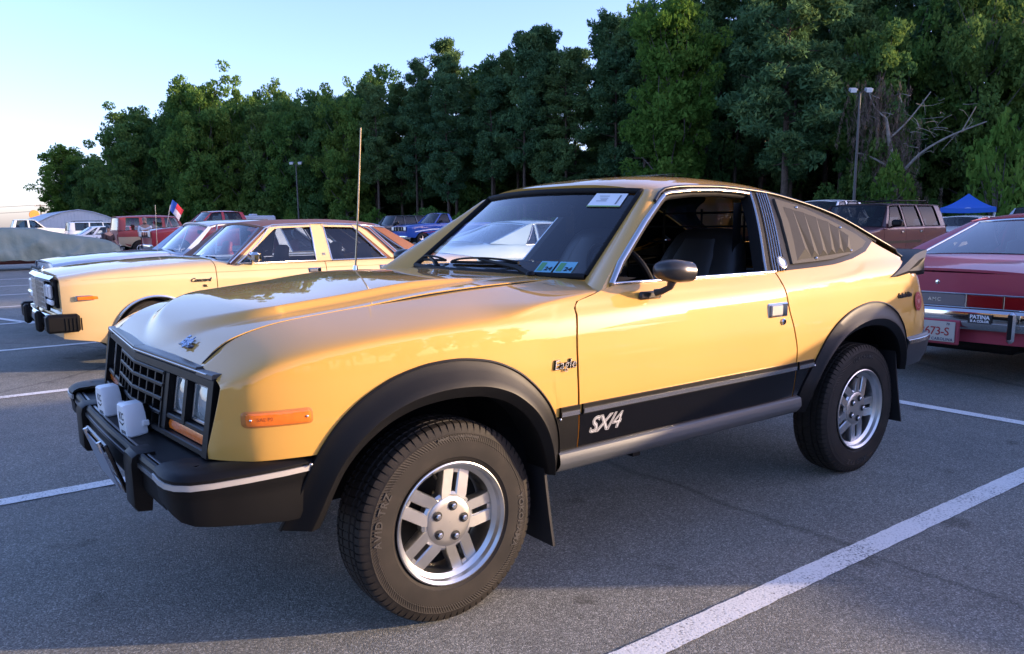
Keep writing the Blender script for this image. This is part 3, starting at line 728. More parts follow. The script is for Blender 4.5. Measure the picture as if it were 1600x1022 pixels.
    hood = MB().grid(rows).build('hood', YELLOW, root, 50)
    hz = lambda x, y: zBf(x) + .010 + bulge(x, y)
    m = MB(); sh = text_shape('Eagle', .040, shear=.25, spacing=.92, font_off=.0015)
    bx, by = -.650, -.33
    def hb(a, b, d): x, y = bx + b*.95, by - a*1.15; return (x, y, hz(x, y) + .004 + d)
    text_on(m, sh, hb, .002); m.build('hood_badge', mat('blue_chrome', (.10, .16, .30), .2, .9), hood)
    m = MB(); vs, fs = sh
    m.box((bx + .010, by, hz(bx, by) - .0), (.03, .11, .006), .002); m.build('badge_plate', mat('badge_navy', (.01, .02, .06), .3), hood)
    for s in (-1, 1): MB().tube([(x, s*(wBf(x) - .003), zBf(x) - .0075) for x in linspace(-.66, .68, 40)], .0045, 6).build('hood_seal', BLACKM, root)  # black line laid into the hood gap as its shade
    # cowl and wipers
    rows = []
    for y in linspace(-.66, .66, 31):
        x0 = xcowl(y) - .03; rows.append([(x0, y, 1.055), (x0 + .03, y, 1.058), (x0 + .09, y, 1.062), (x0 + .14, y, 1.05)])
    MB().grid(rows).build('cowl_panel', BLACKP, root, 40)
    # corners between hood, fender and pillar
    for s in (-1, 1):
        rows = []
        for w in linspace(.50, .853, 14):
            xr_ = (.752 - .125*max(0, 1 - (w/.64)**2) + .004) if w < .64 else lerp(.756, .664, (w - .64)/.213)
            zz = 1.0645 - .034*max(0, (w - .56)/.29)**2
            rows.append([(lerp(.56, xr_, t), s*w, zz - .004*(1 - t) + .006*max(0, t - .7)) for t in linspace(0, 1, 6)])
        MB().grid(rows).build('cowl_corner', YELLOW, root, 60)
    # ---- windshield
    BL, TL = (.752, .640, 1.072), (1.150, .540, 1.402)
    ws = pane('windshield', root, GLASS, (BL[0], -BL[1], BL[2]), (BL[0], BL[1], BL[2]), (TL[0], -TL[1], TL[2]), (TL[0], TL[1], TL[2]), bow_b=-.125, bow_t=-.085, rise=.014, n=25, k=15)
    P = [v.co.copy() for v in ws.data.vertices]; n_, k_ = 25, 15
    loop = [P[i] for i in range(n_)] + [P[j*n_ + n_-1] for j in range(1, k_)] + [P[(k_-1)*n_ + i] for i in range(n_-2, -1, -1)] + [P[j*n_] for j in range(k_-2, 0, -1)]; loop.append(loop[0])
    MB().tube([p + Vector((-.003, 0, .003)) for p in loop], .013, 8, cap=False).build('windshield_gasket', BLACKM, root, 60)
    def wsp(u, v, off=.006):    # point on the windshield, u from the near side, v up
        a = Vector((BL[0], -BL[1], BL[2])).lerp(Vector((TL[0], -TL[1], TL[2])), v); b = Vector((BL[0], BL[1], BL[2])).lerp(Vector((TL[0], TL[1], TL[2])), v)
        p = a.lerp(b, u); q = 4*u*(1-u); p.x += lerp(-.125, -.085, v)*q; p.z += .014*v*q
        return p + Vector((-.64, 0, .77))*off
    def sheet(name, mt, u0, u1, v0, v1, off, par=ws, skew=0):
        return MB().grid([[tuple(wsp(lerp(u0, u1, i/4) , lerp(v0, v1, j/4) + skew*i/4, off)) for i in range(5)] for j in range(5)]).build(name, mt, par)
    st = sheet('paper_notice', mat('white_paper', (.80, .81, .82), .6), .045, .185, .80, .965, .004)
    sheet('green_edge', mat('green_print', (.22, .42, .10), .6), .045, .185, .80, .812, .005, par=st)
    for k, v in enumerate((.925, .90, .88, .865)): sheet('printed_line', mat('grey_print', (.22, .22, .24), .6), .115, .115 + .045 - .008*(k % 3), v, v + .006, .005, par=st)
    sheet('printed_line', mat('grey_print', (.22, .22, .24), .6), .065, .072, .83, .94, .005, par=st)
    for k, u0 in enumerate((.055, .125)):
        q = sheet('inspection_sticker', mat('sticker_blue', (.16, .42, .55), .5), u0, u0 + .062, .035, .155, .004)
        t = MB(); text_on(t, text_shape('24', .034, font_off=.001), lambda a, b, d, u0=u0: wsp(u0 + .017 - a*.80, .055 + b*1.6, .006)); t.build('sticker_number', mat('black_print', (.01, .01, .01), .6), q)
        sheet('sticker_band', mat('sticker_green', (.10, .30, .12) if k == 0 else (.05, .10, .20), .5), u0 + .036, u0 + .056, .05, .14, .005, par=q)
    for pv, (u0, u1), (v0, v1) in (((.655, -.42, 1.078), (.27, .64), (.115, .085)), ((.675, .315, 1.080), (.70, .975), (.10, .075))):
        mid = wsp(lerp(u0, u1, .48), lerp(v0, v1, .5), .030)
        wp = MB(); a = Vector(pv); wp.tube([a, a.lerp(mid, .25) + Vector((0, 0, .012)), mid], [.013, .011, .006], 8); wp.ball(tuple(a), (.020, .020, .016), 10, 6)
        w = wp.build('wiper', BLACKP, root)
        bl = MB(); bl.tube([wsp(lerp(u0, u1, t), lerp(v0, v1, t), .010) for t in linspace(0, 1, 12)], .007, 6); bl.tube([wsp(lerp(u0, u1, t), lerp(v0, v1, t), .010 + .026*math.sin(math.pi*t)**.6) for t in linspace(.03, .97, 12)], .005, 6)
        bl.build('wiper_blade', BLACKM, w)
    # ---- pillars, roof
    railp = [(1.142,1.372),(1.217,1.408),(1.38,1.423),(1.56,1.425),(1.78,1.413),(1.92,1.403),(2.10,1.373),(2.133,1.387 - .02)]
    rail = pchip([(1.10,1.345),(1.142,1.376),(1.217,1.410),(1.38,1.424),(1.56,1.426),(1.78,1.415),(1.92,1.403),(2.10,1.372),(2.39,1.302),(2.694,1.184),(2.932,1.088),(3.11,1.003),(3.2,.955)])
    crown = pchip([(1.05,1.430),(1.10,1.447),(1.15,1.458),(1.3,1.480),(1.5,1.494),(1.7,1.496),(1.9,1.489),(2.05,1.480),(2.15,1.466),(2.4,1.392),(2.7,1.272),(3.0,1.125),(3.2,1.02)])
    def roof_rows(x0, x1, n, front=None, half=None):
        rows = []
        for x in linspace(x0, x1, n):
            w = W(x, rail(x)) - .004; row = []
            for t in linspace(-1, 1, 41):
                y = w*t; dx = front(x, y) if front else 0
                z = rail(x) + (crown(x + dx) - rail(x)) * (1 - abs(t)**2.6)
                row.append((x + dx, y, z))
            rows.append(row)
        return rows
    fr = lambda x, y: -.075*(1 - (y/.55)**2)*(1 - min(1, (x - 1.158)/.35)) if abs(y) < .55 else 0
    rr = roof_rows(1.158, 2.12, 34, fr); rr = [[(p[0] + .01, p[1]*.98, p[2] - .025) for p in rr[0]]] + rr
    roof = MB().grid(rr).build('roof', YELLOW, root, 50)
    sr = MB(); rows = []
    for u in linspace(0, 1, 8):
        x = lerp(1.52, 1.93, u); row = []
        for t in linspace(-1, 1, 13): y = .10 + .27*t; row.append((x, y, crown(x) - .002 - .012*(y/.3)**2 + u*.036))
        rows.append(row)
    rows2 = [[(p[0], p[1], p[2] - .008) for p in r] for r in rows]
    sr.grid(rows); sr.grid(rows2)
    sr.tube([rows[0][0]] + [r[0] for r in rows] + rows[-1][1:] + [r[-1] for r in reversed(rows[:-1])], .007, 6)
    sr.build('sunroof_panel', mat('sunroof_bronze', (.16, .13, .09), .18, .3, coat=.5), roof)
    for s in (-1, 1):
        rows = []
        for t in [-.09] + linspace(0, 1, 14):
            g0 = Vector((lerp(BL[0], TL[0], t), s*lerp(BL[1], TL[1], t), lerp(BL[2], TL[2], t))) + Vector((-.005, s*.008, .002))
            xo, zo = lerp(.655, 1.142, t), lerp(1.056, 1.366, t) + .008*4*max(0, t)*(1-t)
            if t > .85: g0 += Vector((.0, 0, .0))
            a = Vector((xo, s*(W(xo, zo) - .002), zo)); row = []
            for q in linspace(0, 1, 9):
                p = g0.lerp(a, q); h = .018*math.sin(math.pi*q); row.append((p.x - h*.55, p.y + s*h*.6, p.z + h*.5))
            b = (a.x + .03, s*(W(a.x + .03, a.z) - .004), a.z - .002); row += [b, (b[0], b[1] - s*.05, b[2])]
            rows.append(row)
        # top of the pillar runs into the roof edge
        rows.append([(lerp(1.155, 1.19, q), s*lerp(.545, W(1.19, rail(1.19)) - .004, q), lerp(1.412, rail(1.19), q) + .004*math.sin(math.pi*q)) for q in linspace(0, 1, 9)] + [(1.21, s*(W(1.21, 1.40) - .004), 1.398), (1.21, s*(W(1.21, 1.40) - .05), 1.398)])
        MB().grid(rows).build('windshield_pillar', YELLOW, root, 50)
        # bright edge and frame of the door opening
        op = [(.690,1.062),(.78,1.135),(.871,1.196),(1.0,1.280),(1.142,1.362),(1.19,1.386),(1.235,1.396),(1.38,1.408),(1.558,1.411),(1.70,1.405),(1.765,1.398)]
        ow = MB().tube([(x, s*(W(x, z) + .006), z) for x, z in op[:6]], .012, 8, flat=.55).build('window_trim', BRIGHT, root, 50)
        MB().tube([(x, s*(W(x, z) + .004), z) for x, z in op[5:]], .010, 8).build('window_trim', mat('bronze_trim', (.55, .45, .32), .16, 1.0), root, 50)  # golden reflection on the chrome top frame, tinted into its colour
        MB().tube([(x + .016, s*(W(x, z) - .014), z - .012) for x, z in op], .016, 8).build('window_seal', BLACKM, root, 50)
        MB().tube([(x, s*(W(x, z) + .006), z) for x, z in [(t, rail(t) + .002) for t in linspace(1.12, 3.06, 40)]], .0075, 8).build('drip_rail', mat('dark_drip_trim', (.03, .027, .022), .3, .6), root, 50)
        strip_on('roof_rail', root, BLACKP, s, W, [(x, rail(x) - .002) for x in linspace(1.21, 2.72, 20)], [(x, rail(x) - .022) for x in linspace(1.21, 2.70, 20)], off=-.002, n=30, k=3, flange=.03)
        MB().tube([(x, s*(W(x, 1.06) + .0), 1.061) for x in linspace(.69, 1.66, 14)], .007, 8).build('belt_trim', BRIGHT, root, 50)
        # ribbed centre post
        bl0, bl1 = [(1.585, 1.06), (1.775, 1.405)], [(1.735, 1.06), (1.915, 1.402)]
        strip_on('centre_post', root, BLACKM, s, W, bl0, bl1, off=.0, n=10, k=4, flange=.05)
        for f, r_ in ((.06, .008), (.44, .0032), (.57, .0032), (.70, .0032), (.83, .0032), (.95, .005)):
            a = (lerp(bl0[0][0], bl1[0][0], f), 1.062); b = (lerp(bl0[1][0], bl1[1][0], f), 1.403)
            MB().tube([(lerp(a[0], b[0], t), s*(W(lerp(a[0], b[0], t), lerp(a[1], b[1], t)) + .0055), lerp(a[1], b[1], t)) for t in linspace(0, 1, 8)], r_, 6).build('post_rib', BRIGHT, root, 50)
        m = MB(); cx, cz = 1.735, 1.095; yy = W(cx, cz)
        lean = Matrix.Rotation(s*R(-32), 3, 'X')
        mm = MB().lathe([(.0005, .008), (.020, .008), (.022, .006), (.026, .010), (.030, .008), (.031, 0)], n=24)
        e = mm.build('post_emblem', mat('emblem_silver', (.55, .55, .53), .3, .8), root); e.location = (cx, s*(yy + .006), cz); e.rotation_euler = (R(32) if s > 0 else R(180 - 32), 0, 0)
        # louvred quarter window
        qw = [(1.945,1.378),(1.815,1.088),(2.0,1.092),(2.16,1.097),(2.35,1.115),(2.50,1.143),(2.565,1.168),(2.50,1.205),(2.354,1.262),(2.20,1.316),(2.08,1.352)]
        cx = sum(p[0] for p in qw)/len(qw); cz = sum(p[1] for p in qw)/len(qw)
        LV = mat('louvre_plastic', (.062, .057, .049), .65, spec=.22, nscale=700, nbump=.3, ndist=.0005)
        def poly_plate(name, pts, off, thick, mt, par, grow=0.0):
            m = MB(); rings = []
            for f in (1.0, .75, .5, .25):
                rings.append([(cx + (x - cx)*f, cz + (z - cz)*f) for x, z in pts])
            dense = []
            for ring in rings:
                d = []
                for i in range(len(ring)):
                    a, b = ring[i], ring[(i+1) % len(ring)]
                    for t in (0, .34, .67): d.append((lerp(a[0], b[0], t), lerp(a[1], b[1], t)))
                dense.append(d)
            rows = [[(x, s*(W(x, z) + off - thick), z) for x, z in dense[0]]] + [[(x, s*(W(x, z) + off), z) for x, z in r] for r in dense]
            rows.append([(cx, s*(W(cx, cz) + off), cz)]*len(dense[0]))
            return m.grid(rows, True).build(name, mt, par, 40)
        fr_ = [(1.905,1.402),(1.755,1.062),(2.0,1.066),(2.16,1.071),(2.36,1.090),(2.53,1.120),(2.66,1.168),(2.52,1.243),(2.354,1.295),(2.20,1.345),(2.08,1.377)]
        poly_plate('quarter_window_gasket', fr_, .001, .03, BLACKP, root)
        lp = poly_plate('louvre_panel', qw, .012, .012, LV, root)
        T = [(1.975,1.340),(2.025,1.328),(2.107,1.313),(2.190,1.291),(2.278,1.268),(2.342,1.237),(2.402,1.200)]
        RC = [None,(1.940,1.152),(2.006,1.142),(2.084,1.142),(2.160,1.142),(2.239,1.148),(2.315,1.150)]
        fl = lambda x: 1.106 + (x - 1.95)*.045
        for i in range(1, 7):
            def q(p, o): return (p[0], s*(W(*p) + o), p[1])
            Fa = (RC[i-1][0] + .050, fl(RC[i-1][0] + .05)) if i > 1 else (1.865, fl(1.865)); Fb = (RC[i][0] + .050, fl(RC[i][0] + .05))
            a, b = T[i-1], T[i]
            MB().add([q(a, .0125), q(b, .020), q(RC[i], .034), q(Fa, .0125), q(Fb, .0125), q(b, .0125)], [(0, 1, 2, 3), (1, 5, 4, 2), (0, 5, 1)]).build('louvre', LV, lp, 15)
            MB().add([q(Fa, .0125), q(RC[i], .0335), q(Fb, .0125)], [(0, 1, 2)]).build('louvre_opening', BLACKM, lp, 0)  # closing facet coloured black, standing for shade below the fin
        for x, z in ((2.075,1.336),(2.37,1.238),(2.36,1.128),(2.02,1.105)):
            MB().ball((x, s*(W(x, z) + .014), z), .0075, 8, 6).build('louvre_screw', BRIGHT, lp)
    # ---- hatch, spoiler, tail
    rows = roof_rows(2.128, 3.16, 26)
    hm = MB(); nn = len(rows[0]); c0 = 4; c1 = nn - 1 - c0
    hm.grid(rows[:3]); hm.grid(rows[20:]); hm.grid([r[:c0 + 1] for r in rows[2:21]]); hm.grid([r[c1:] for r in rows[2:21]])
    hatch = hm.build('hatch', YELLOW, root, 50)
    for a_, b_ in ((0, c0 + 1), (c1, nn)): MB().grid([[(p[0], p[1]*.975, p[2] - .014) for p in r[a_:b_]] for r in rows[:24]]).build('hatch_lining', BLACKM, hatch, 50)
    MB().grid([[(p[0], p[1], p[2] + .003) for p in r[c0 - 1:c1 + 2]] for r in rows[2:21]]).build('rear_window', TINT, hatch, 60)
    spm = MB(); rows = []
    for t in linspace(-1, 1, 41):
        y = .69*t; zh = rail(2.98) + (crown(2.98) - rail(2.98))*(1 - abs(t*.95)**2.6)
        rows.append([(2.98, y, zh - .03), (2.98, y, zh + .004), (3.09, y, lerp(zh, 1.105, .6) - .008), (3.20, y, 1.110), (3.212, y, 1.098), (3.15, y, 1.035), (3.02, y, .99)])
    spm.grid(rows, True)
    spm.build('spoiler', BLACKP, root, 40)
    for s in (-1, 1):
        we = lambda x: lerp(.835, .715, (x - 2.64)/.60)
        tri = [(2.64,.990),(2.80,1.032),(2.93,1.070),(2.99,1.088),(3.10,1.102),(3.215,1.108),(3.175,1.062),(3.185,1.005),(3.19,.975),(3.02,.976),(2.83,.982)]
        cxx, czz = 3.04, 1.03
        rows = [[(x, s*(we(x) - .16), z) for x, z in tri], [(x, s*(we(x) + .004), z) for x, z in tri], [(lerp(x, cxx, .5), s*(we(lerp(x, cxx, .5)) + .022), lerp(z, czz, .5)) for x, z in tri], [(cxx, s*(we(cxx) + .012), czz)]*len(tri)]
        MB().grid(rows, True).build('spoiler_end', BLACKP, root, 25)
        # tail lamp and rear bumper
        MB().box((3.20, s*.52, .83), (.03, .34, .17), .012).build('tail_lamp', REDLENS, root)
        path = [(2.845, s*(W(2.845, .6) + .012)), (2.95, s*(W(2.95, .6) + .022)), (3.07, s*(W(3.07, .6) + .028)), (3.15, s*.795), (3.225, s*.735), (3.26, s*.65), (3.265, s*.45)]
        sect = [(-.06,.662),(-.008,.664),(.004,.652),(.004,.615),(-.004,.56),(-.03,.50),(-.10,.49)]
        if s > 0: path = path
        sect_ = [(-o if s < 0 else o, z) for o, z in sect]
        cap = sweep(path, [(o*(1), z) for o, z in sect_]).build('rear_bumper_cap', mat('grey_bumper_plastic', (.035, .037, .04), .45, nscale=600, nbump=.2, ndist=.0004), root, 35)
        sweep(path, [((-o if s < 0 else o), z) for o, z in [(.0055,.650),(.0105,.648),(.0105,.628),(.0055,.626)]], True).build('bumper_strip', BRIGHT, cap, 35)
    cap_face('tail_panel', root, YELLOW, 3.19, -.12, .03, lambda z: W(3.19, z), .52, 1.02, sgn=1)
    MB().box((3.245, 0, .585), (.06, 1.0, .14), .02).build('rear_bumper', BLACKP, root)
    # ---- nose: grille surround, bars, lamps
    xc = lambda y, z: -.718 + .075*abs(y) - (.870 - z)*.17
    GB = mat('grille_black', (.005, .005, .0055), .42, spec=.22)
    def gbar(m, y0, y1, z0, z1, d0=0.0, d1=.045, n=6, ch=.003):
        """bar on the nose plane between y0..y1, z0..z1, from depth d0 (proud is negative) back to d1"""
        rows = []
        k = max(2, n)
        for t in linspace(0, 1, k):
            y = lerp(y0, y1, t); r = []
            for z, d in ((z0, d1), (z0, d0 + ch), (z0 + ch, d0), (z1 - ch, d0), (z1, d0 + ch), (z1, d1)): r.append((xc(y, z) + d, y, z))
            rows.append(r)
        m.grid(rows); kk = 6; o = len(m.v) - k*kk; m.f.append(tuple(o + j for j in range(kk))); m.f.append(tuple(o + (k-1)*kk + j for j in reversed(range(kk))))
    m = MB()
    for a, b in ((-.70, 0), (0, .70)):
        gbar(m, a, b, .838, .866, -.010, .06); gbar(m, a, b, .645, .663, -.008, .06)
    for a, b in ((-.705, -.668), (.668, .705)): gbar(m, a, b, .645, .868, -.012, .07)
    for s in (-1, 1):
        for a, b in ((.300, .342), (.474, .498)): gbar(m, min(s*a, s*b), max(s*a, s*b), .663 if a < .4 else .702, .838, -.006, .05)
        gbar(m, min(s*.342, s*.668), max(s*.342, s*.668), .700, .716, -.004, .05)
    surround = m.build('grille_surround', GB, root, 25)
    tm = MB()
    for a, b in ((-.575, -.002), (.002, .575)): gbar(tm, a, b, .868, .886, -.016, .02)
    for a, b in ((-.70, -.58), (.58, .70)): gbar(tm, a, b, .862, .880, -.016, .02)
    tm.build('grille_top_trim', mat('dark_grey_trim', (.05, .055, .062), .3, .3), root, 25)
    tm = MB()
    for a, b in ((-.66, -.002), (.002, .66)): gbar(tm, a, b, .8735, .8775, -.0185, .0)
    tm.build('trim_line', BRIGHT, surround, 25)
    MB().grid([[(xc(y, z) + .075, y, z) for z in (.64, .87)] for y in linspace(-.70, .70, 21)]).build('grille_backing', BLACKM, root)
    gi = MB()
    for a, b in ((-.300, 0), (0, .300)): gbar(gi, a, b, .826, .838, -.012, .05)
    for zc_ in (.7065, .7500, .7935):
        for a, b in ((-.300, 0), (0, .300)): gbar(gi, a, b, zc_ - .0065, zc_ + .0065, -.012, .05)
    grille = gi.build('grille', GB, root, 25)
    for k in range(9):
        y = -.300 + k*.075; b = MB(); gbar(b, y - .0055, y + .0055, .661, .838, -.010, .05, n=2); b.build('grille_bar', GB, grille, 25)
    for s in (-1, 1):
        for a, b in ((.348, .468), (.504, .662)):
            def lamp(d, g, yy0, yy1, z0=.722, z1=.832):
                m = MB(); rows = []
                for t in linspace(0, 1, 7):
                    y = s*lerp(yy0 + g, yy1 - g, t); rows.append([(xc(y, z) + d - .008*math.sin(math.pi*t)*math.sin(math.pi*q), y, z) for q, z in zip(linspace(0, 1, 7), linspace(z0 + g, z1 - g, 7))])
                return m.grid(rows)
            h = lamp(.024, .006, a, b).build('headlamp', LAMPG, root, 60)
            bz = MB()
            for (y0, y1, z0, z1) in ((a, b, .720, .728), (a, b, .826, .834), (a, a + .008, .728, .826), (b - .008, b, .728, .826)): gbar(bz, min(s*y0, s*y1), max(s*y0, s*y1), z0, z1, .012, .03, n=3, ch=.001)
            bz.build('lamp_bezel', BRIGHT, h, 25)
            pane_ = lamp(.014, .008, a, b).build('lamp_glass', GLASS, h, 60)
        m = MB(); rows = []
        for t in linspace(0, 1, 9):
            y = s*lerp(.346, .664, t); rows.append([(xc(y, z) + d, y, z) for z, d in ((.666, .03), (.667, .008), (.683, .004), (.698, .008), (.699, .03))])
        m.grid(rows).build('turn_signal', AMBER, root, 40)
    # side markers
    for s in (-1, 1):
        m = MB(); pts = []
        def subdiv(o):
            q = []
            for i in range(len(o)):
                a, b = o[i], o[(i+1) % len(o)]; k = max(1, int(abs(b[0] - a[0])/.012))
                q += [(lerp(a[0], b[0], t/k), lerp(a[1], b[1], t/k)) for t in range(k)]
            return q
        def rr_(x0, x1, z0, z1, r, n=5):
            o = []
            for cx_, cz_, a0 in ((x1-r, z1-r, 0), (x0+r, z1-r, 90), (x0+r, z0+r, 180), (x1-r, z0+r, 270)):
                for k in range(n): a = R(a0 + 90*k/(n-1)); o.append((cx_ + r*math.cos(a), cz_ + r*math.sin(a)))
            return subdiv(o)
        def plate(pts, o0, o1, inset=.004):
            cx_ = (min(p[0] for p in pts) + max(p[0] for p in pts))/2; cz_ = (min(p[1] for p in pts) + max(p[1] for p in pts))/2
            hx = max(p[0] for p in pts) - cx_; hz2 = max(p[1] for p in pts) - cz_; m = MB()
            ins = [(cx_ + (x - cx_)*(1 - inset/hx), cz_ + (z - cz_)*(1 - inset/hz2)) for x, z in pts]
            m.grid([[(x, s*(W(x, z) + o0), z) for x, z in pts], [(x, s*(W(x, z) + o1 - inset*.4), z) for x, z in pts], [(x, s*(W(x, z) + o1), z) for x, z in ins]], True)
            n = len(ins); o = len(m.v) - n; h = n//2
            # fill with strips across the short side
            top = [k for k in range(n) if ins[k][1] >= cz_]; bot = [k for k in range(n) if ins[k][1] < cz_]
            top.sort(key=lambda k: ins[k][0]); bot.sort(key=lambda k: ins[k][0])
            for k in range(len(top) - 1): m.f.append((o + top[k], o + top[k+1], o + bot[min(k+1, len(bot)-1)], o + bot[min(k, len(bot)-1)]))
            return m
        bezel = plate(rr_(-.640, -.462, .742, .787, .012), -.004, .003).build('side_marker', mat('marker_bezel', (.45, .16, .03), .3), root, 40)
        plate(rr_(-.632, -.470, .747, .782, .008), -.004, .007).build('marker_lens', AMBER, bezel, 40)
        for x in (-.622, -.480): MB().ball((x, s*(W(x, .764) + .007), .764), .004, 8, 6).build('marker_screw', CHROME, bezel)
        tl = MB(); text_on(tl, text_shape('SAE P2', .014), flat_on(s, W, -.588, .760, .0078)); tl.build('lens_lettering', mat('amber_print', (.30, .05, .005), .5), bezel)
    # ---- front bumper
    zt = .628
    path = [(-.830 - .014*(1 - (y/.66)**2), y) for y in linspace(.66, -.66, 27)]
    sect = [(-.150,.640),(-.100,.632),(-.06,.622),(-.022,.622),(-.012,.630),(-.004,.628),(.002,.618),(.002,.590),(-.004,.575),(-.004,.53),(-.012,.512),(-.05,.505),(-.10,.51)]
    # path runs towards -y, so "left" of it is +x: flip the offsets
    fb = sweep(path, [(-o, z) for o, z in sect]).build('front_bumper', BLACKP, root, 30)
    sweep(path, [(-o, z) for o, z in [(.000,.604),(.006,.603),(.006,.592),(.000,.590)]], True).build('bumper_strip', mat('dull_trim', (.22, .22, .22), .3, .8), fb, 30)
    sweep(path, [(-o, z) for o, z in [(-.030,.626),(-.028,.6265),(-.024,.6265),(-.022,.626)]], True).build('ledge_line', mat('dull_trim', (.22, .22, .22), .3, .8), fb, 30)
    for s in (-1, 1):
        path = [(-.836, s*.655), (-.838, s*.72), (-.834, s*.765), (-.820, s*.800), (-.790, s*.828), (-.74, s*.842), (-.65, s*.850), (-.55, s*.852), (-.455, s*.845)]
        sect = [(-.15,.640),(-.075,.648),(-.02,.646),(-.004,.640),(.006,.630),(.006,.596),(.003,.590),(.000,.560),(-.002,.50),(-.008,.480),(-.05,.470)]
        sg = -1 if s < 0 else 1
        # taper the lower edge towards the flare as on the car
        rows = []; zb_ = [.535, .530, .522, .508, .497, .488, .474, .460, .455]
        for i, (px, py) in enumerate(path):
            a, b = path[max(i-1, 0)], path[min(i+1, len(path)-1)]; dx, dy = b[0]-a[0], b[1]-a[1]; ll = math.hypot(dx, dy); kz = (.60 - zb_[i])/(.60 - .470)
            rows.append([(px - dy/ll*sg*o, py + dx/ll*sg*o, z if z > .60 else .60 - (.60 - z)*kz) for o, z in sect])
        cap = MB().grid(rows).build('front_bumper_cap', BLACKP, root, 35)
        sweep(path, [(sg*o, z) for o, z in [(.002,.622),(.010,.621),(.010,.606),(.002,.604)]], True).build('bumper_strip', mat('satin_strip', (.55, .53, .50), .35, .6), cap, 35)
        g = MB(); y0 = s*.41
        prof_g = [(-.812,.450),(-.852,.455),(-.862,.470),(-.862,.604),(-.857,.622),(-.842,.632),(-.790,.632),(-.790,.608)]
        for wdt, pz in ((.040, 0),):
            rows = []
            for t, f in ((-.052, .94), (-.040, 1.0), (.040, 1.0), (.052, .94)):
                rows.append([(lerp(-.815, x, f), y0 + t, lerp(.545, z, 1 - (1-f)*.4)) for x, z in prof_g])
            g.grid(rows, True); o = len(g.v) - 32; g.f.append(tuple(o + j for j in range(8))); g.f.append(tuple(o + 24 + j for j in range(8)))
        g.build('bumper_guard', BLACKP, root, 25)
    # plate frame hanging from the bumper
    pf = MB(); PFM = Matrix.Rotation(R(-17), 3, 'Y')
    for c, d in (((0, 0, .078), (.012, .31, .012)), ((0, 0, -.078), (.012, .31, .012)), ((0, .150, 0), (.012, .012, .160)), ((0, -.150, 0), (.012, .012, .160))):
        pf.box(tuple(PFM @ Vector(c) + Vector((-.872, -.155, .553))), d, .003, PFM)
    frm = pf.build('plate_frame', BLACKG, root)
    MB().box((-.886, -.155, .553), (.004, .295, .148), 0, PFM).build('front_plate', mat('plate_grey', (.20, .23, .28), .4), frm)
    t = MB(); text_on(t, text_shape('AMC', .075), lambda a, b, d: tuple(PFM @ Vector((-.0035, -a, b - .03)) + Vector((-.868, -.155, .553)))); t.build('plate_lettering', mat('plate_navy', (.03, .04, .10), .4), frm)
    for y in (-.13, .09):
        MB().tube([tuple(PFM @ Vector((-.012, y, z)) + Vector((-.872, -.155, .553))) for z in (.06, .095)], .008, 8).build('plate_bolt', BRIGHT, frm)
    # ---- fog lamps with white covers
    for y0, nm in ((-.172, 'a'), (.188, 'b')):
        m = MB(); rows = []
        pl = [(-.046,-.046),(-.040,-.054),(.040,-.054),(.046,-.046),(.046,.022),(.030,.054),(-.030,.054),(-.046,.022)]
        for xx, f in ((-.036, 0.0), (-.036, .92), (-.031, .98), (-.024, 1.0), (.022, .98), (.026, .94), (.026, 0.0)): rows.append([(xx, a*f, b*f) for a, b in pl])
        m.grid(rows, True); fog = m.build('fog_lamp_cover', WHITEP, root, 30); fog.location = (-.785, y0, .674); fog.rotation_euler = (0, R(-4), R(4))
        m = MB(); rows = []
        for xx, f in ((.020, .92), (.040, .80), (.055, .5), (.058, .02)): rows.append([(xx, a*f, b*f) for a, b in pl])
        m.grid(rows, True); m.build('fog_lamp_shell', BLACKP, fog, 40)
        [MB().box((.022, yy, -.012), (.020, .010, .018), .002).build('cover_clip', WHITEP, fog) for yy in (-.047, .047)]
        MB().tube([(.05, 0, -.06), (.05, 0, -.075), (.03, 0, -.085)], .010, 8).tube([(.045, -.02, -.04), (.06, -.055, -.045), (.06, -.058, -.06)], .006, 6).build('lamp_bracket', BRIGHT, fog)
        t = MB()
        text_on(t, text_shape('KC', .036, shear=.3, font_off=.001), lambda a, b, d: (-.0365, -a, b + .004))
        t.add([(-.0365, .03, .002), (-.0365, .028, -.004), (-.0365, .0, -.010), (-.0365, -.030, .0), (-.0365, 0.0, -.017), (-.0365, .030, -.008)], [(0, 1, 2, 5), (2, 3, 4, 5)])
        text_on(t, text_shape('HiLiTES', .0145, font_off=.0006), lambda a, b, d: (-.0365, -a, b - .042))
        t.build('cover_lettering', mat('black_print', (.01, .01, .01), .6), fog)
    # ---- lettering on the side
    for s in (-1, 1):
        m = MB(); text_on(m, text_shape('Eagle', .046, shear=.18, spacing=1.04, font_off=.0009), flat_on(s, W, .412, .797, .001), .006)
        m.build('eagle_badge', BLACKG, root)
        m = MB(); text_on(m, text_shape('Eagle', .046, shear=.18, spacing=1.04, font_off=-.0006), flat_on(s, W, .412, .797, .0075), .0008)
        m.build('badge_face', BRIGHT, root)
        sx = MB(); text_on(sx, text_shape('SX/4', .080, shear=.35, spacing=.94, font_off=.0026), flat_on(s, W, .605, .552, .0036))
        a = sx.build('model_lettering', SILVERINK, root)
        sx = MB(); text_on(sx, text_shape('SX/4', .080, shear=.35, spacing=.94, font_off=.0006), flat_on(s, W, .605, .552, .0040)); sx.build('lettering_outline', BLACKG, a)
        sx = MB(); text_on(sx, text_shape('SX/4', .080, shear=.35, spacing=.94, font_off=-.0012), flat_on(s, W, .605, .552, .0044)); sx.build('lettering_core', SILVERINK, a)
        m = MB(); text_on(m, text_shape('4 wheel drive', .036, shear=.25, spacing=.9, font_off=.0012), flat_on(s, W, 2.79, .878, .001), .004); m.build('drive_badge', BLACKG, root)
        # round red emblem
        cx_, cz_ = 2.965, .845
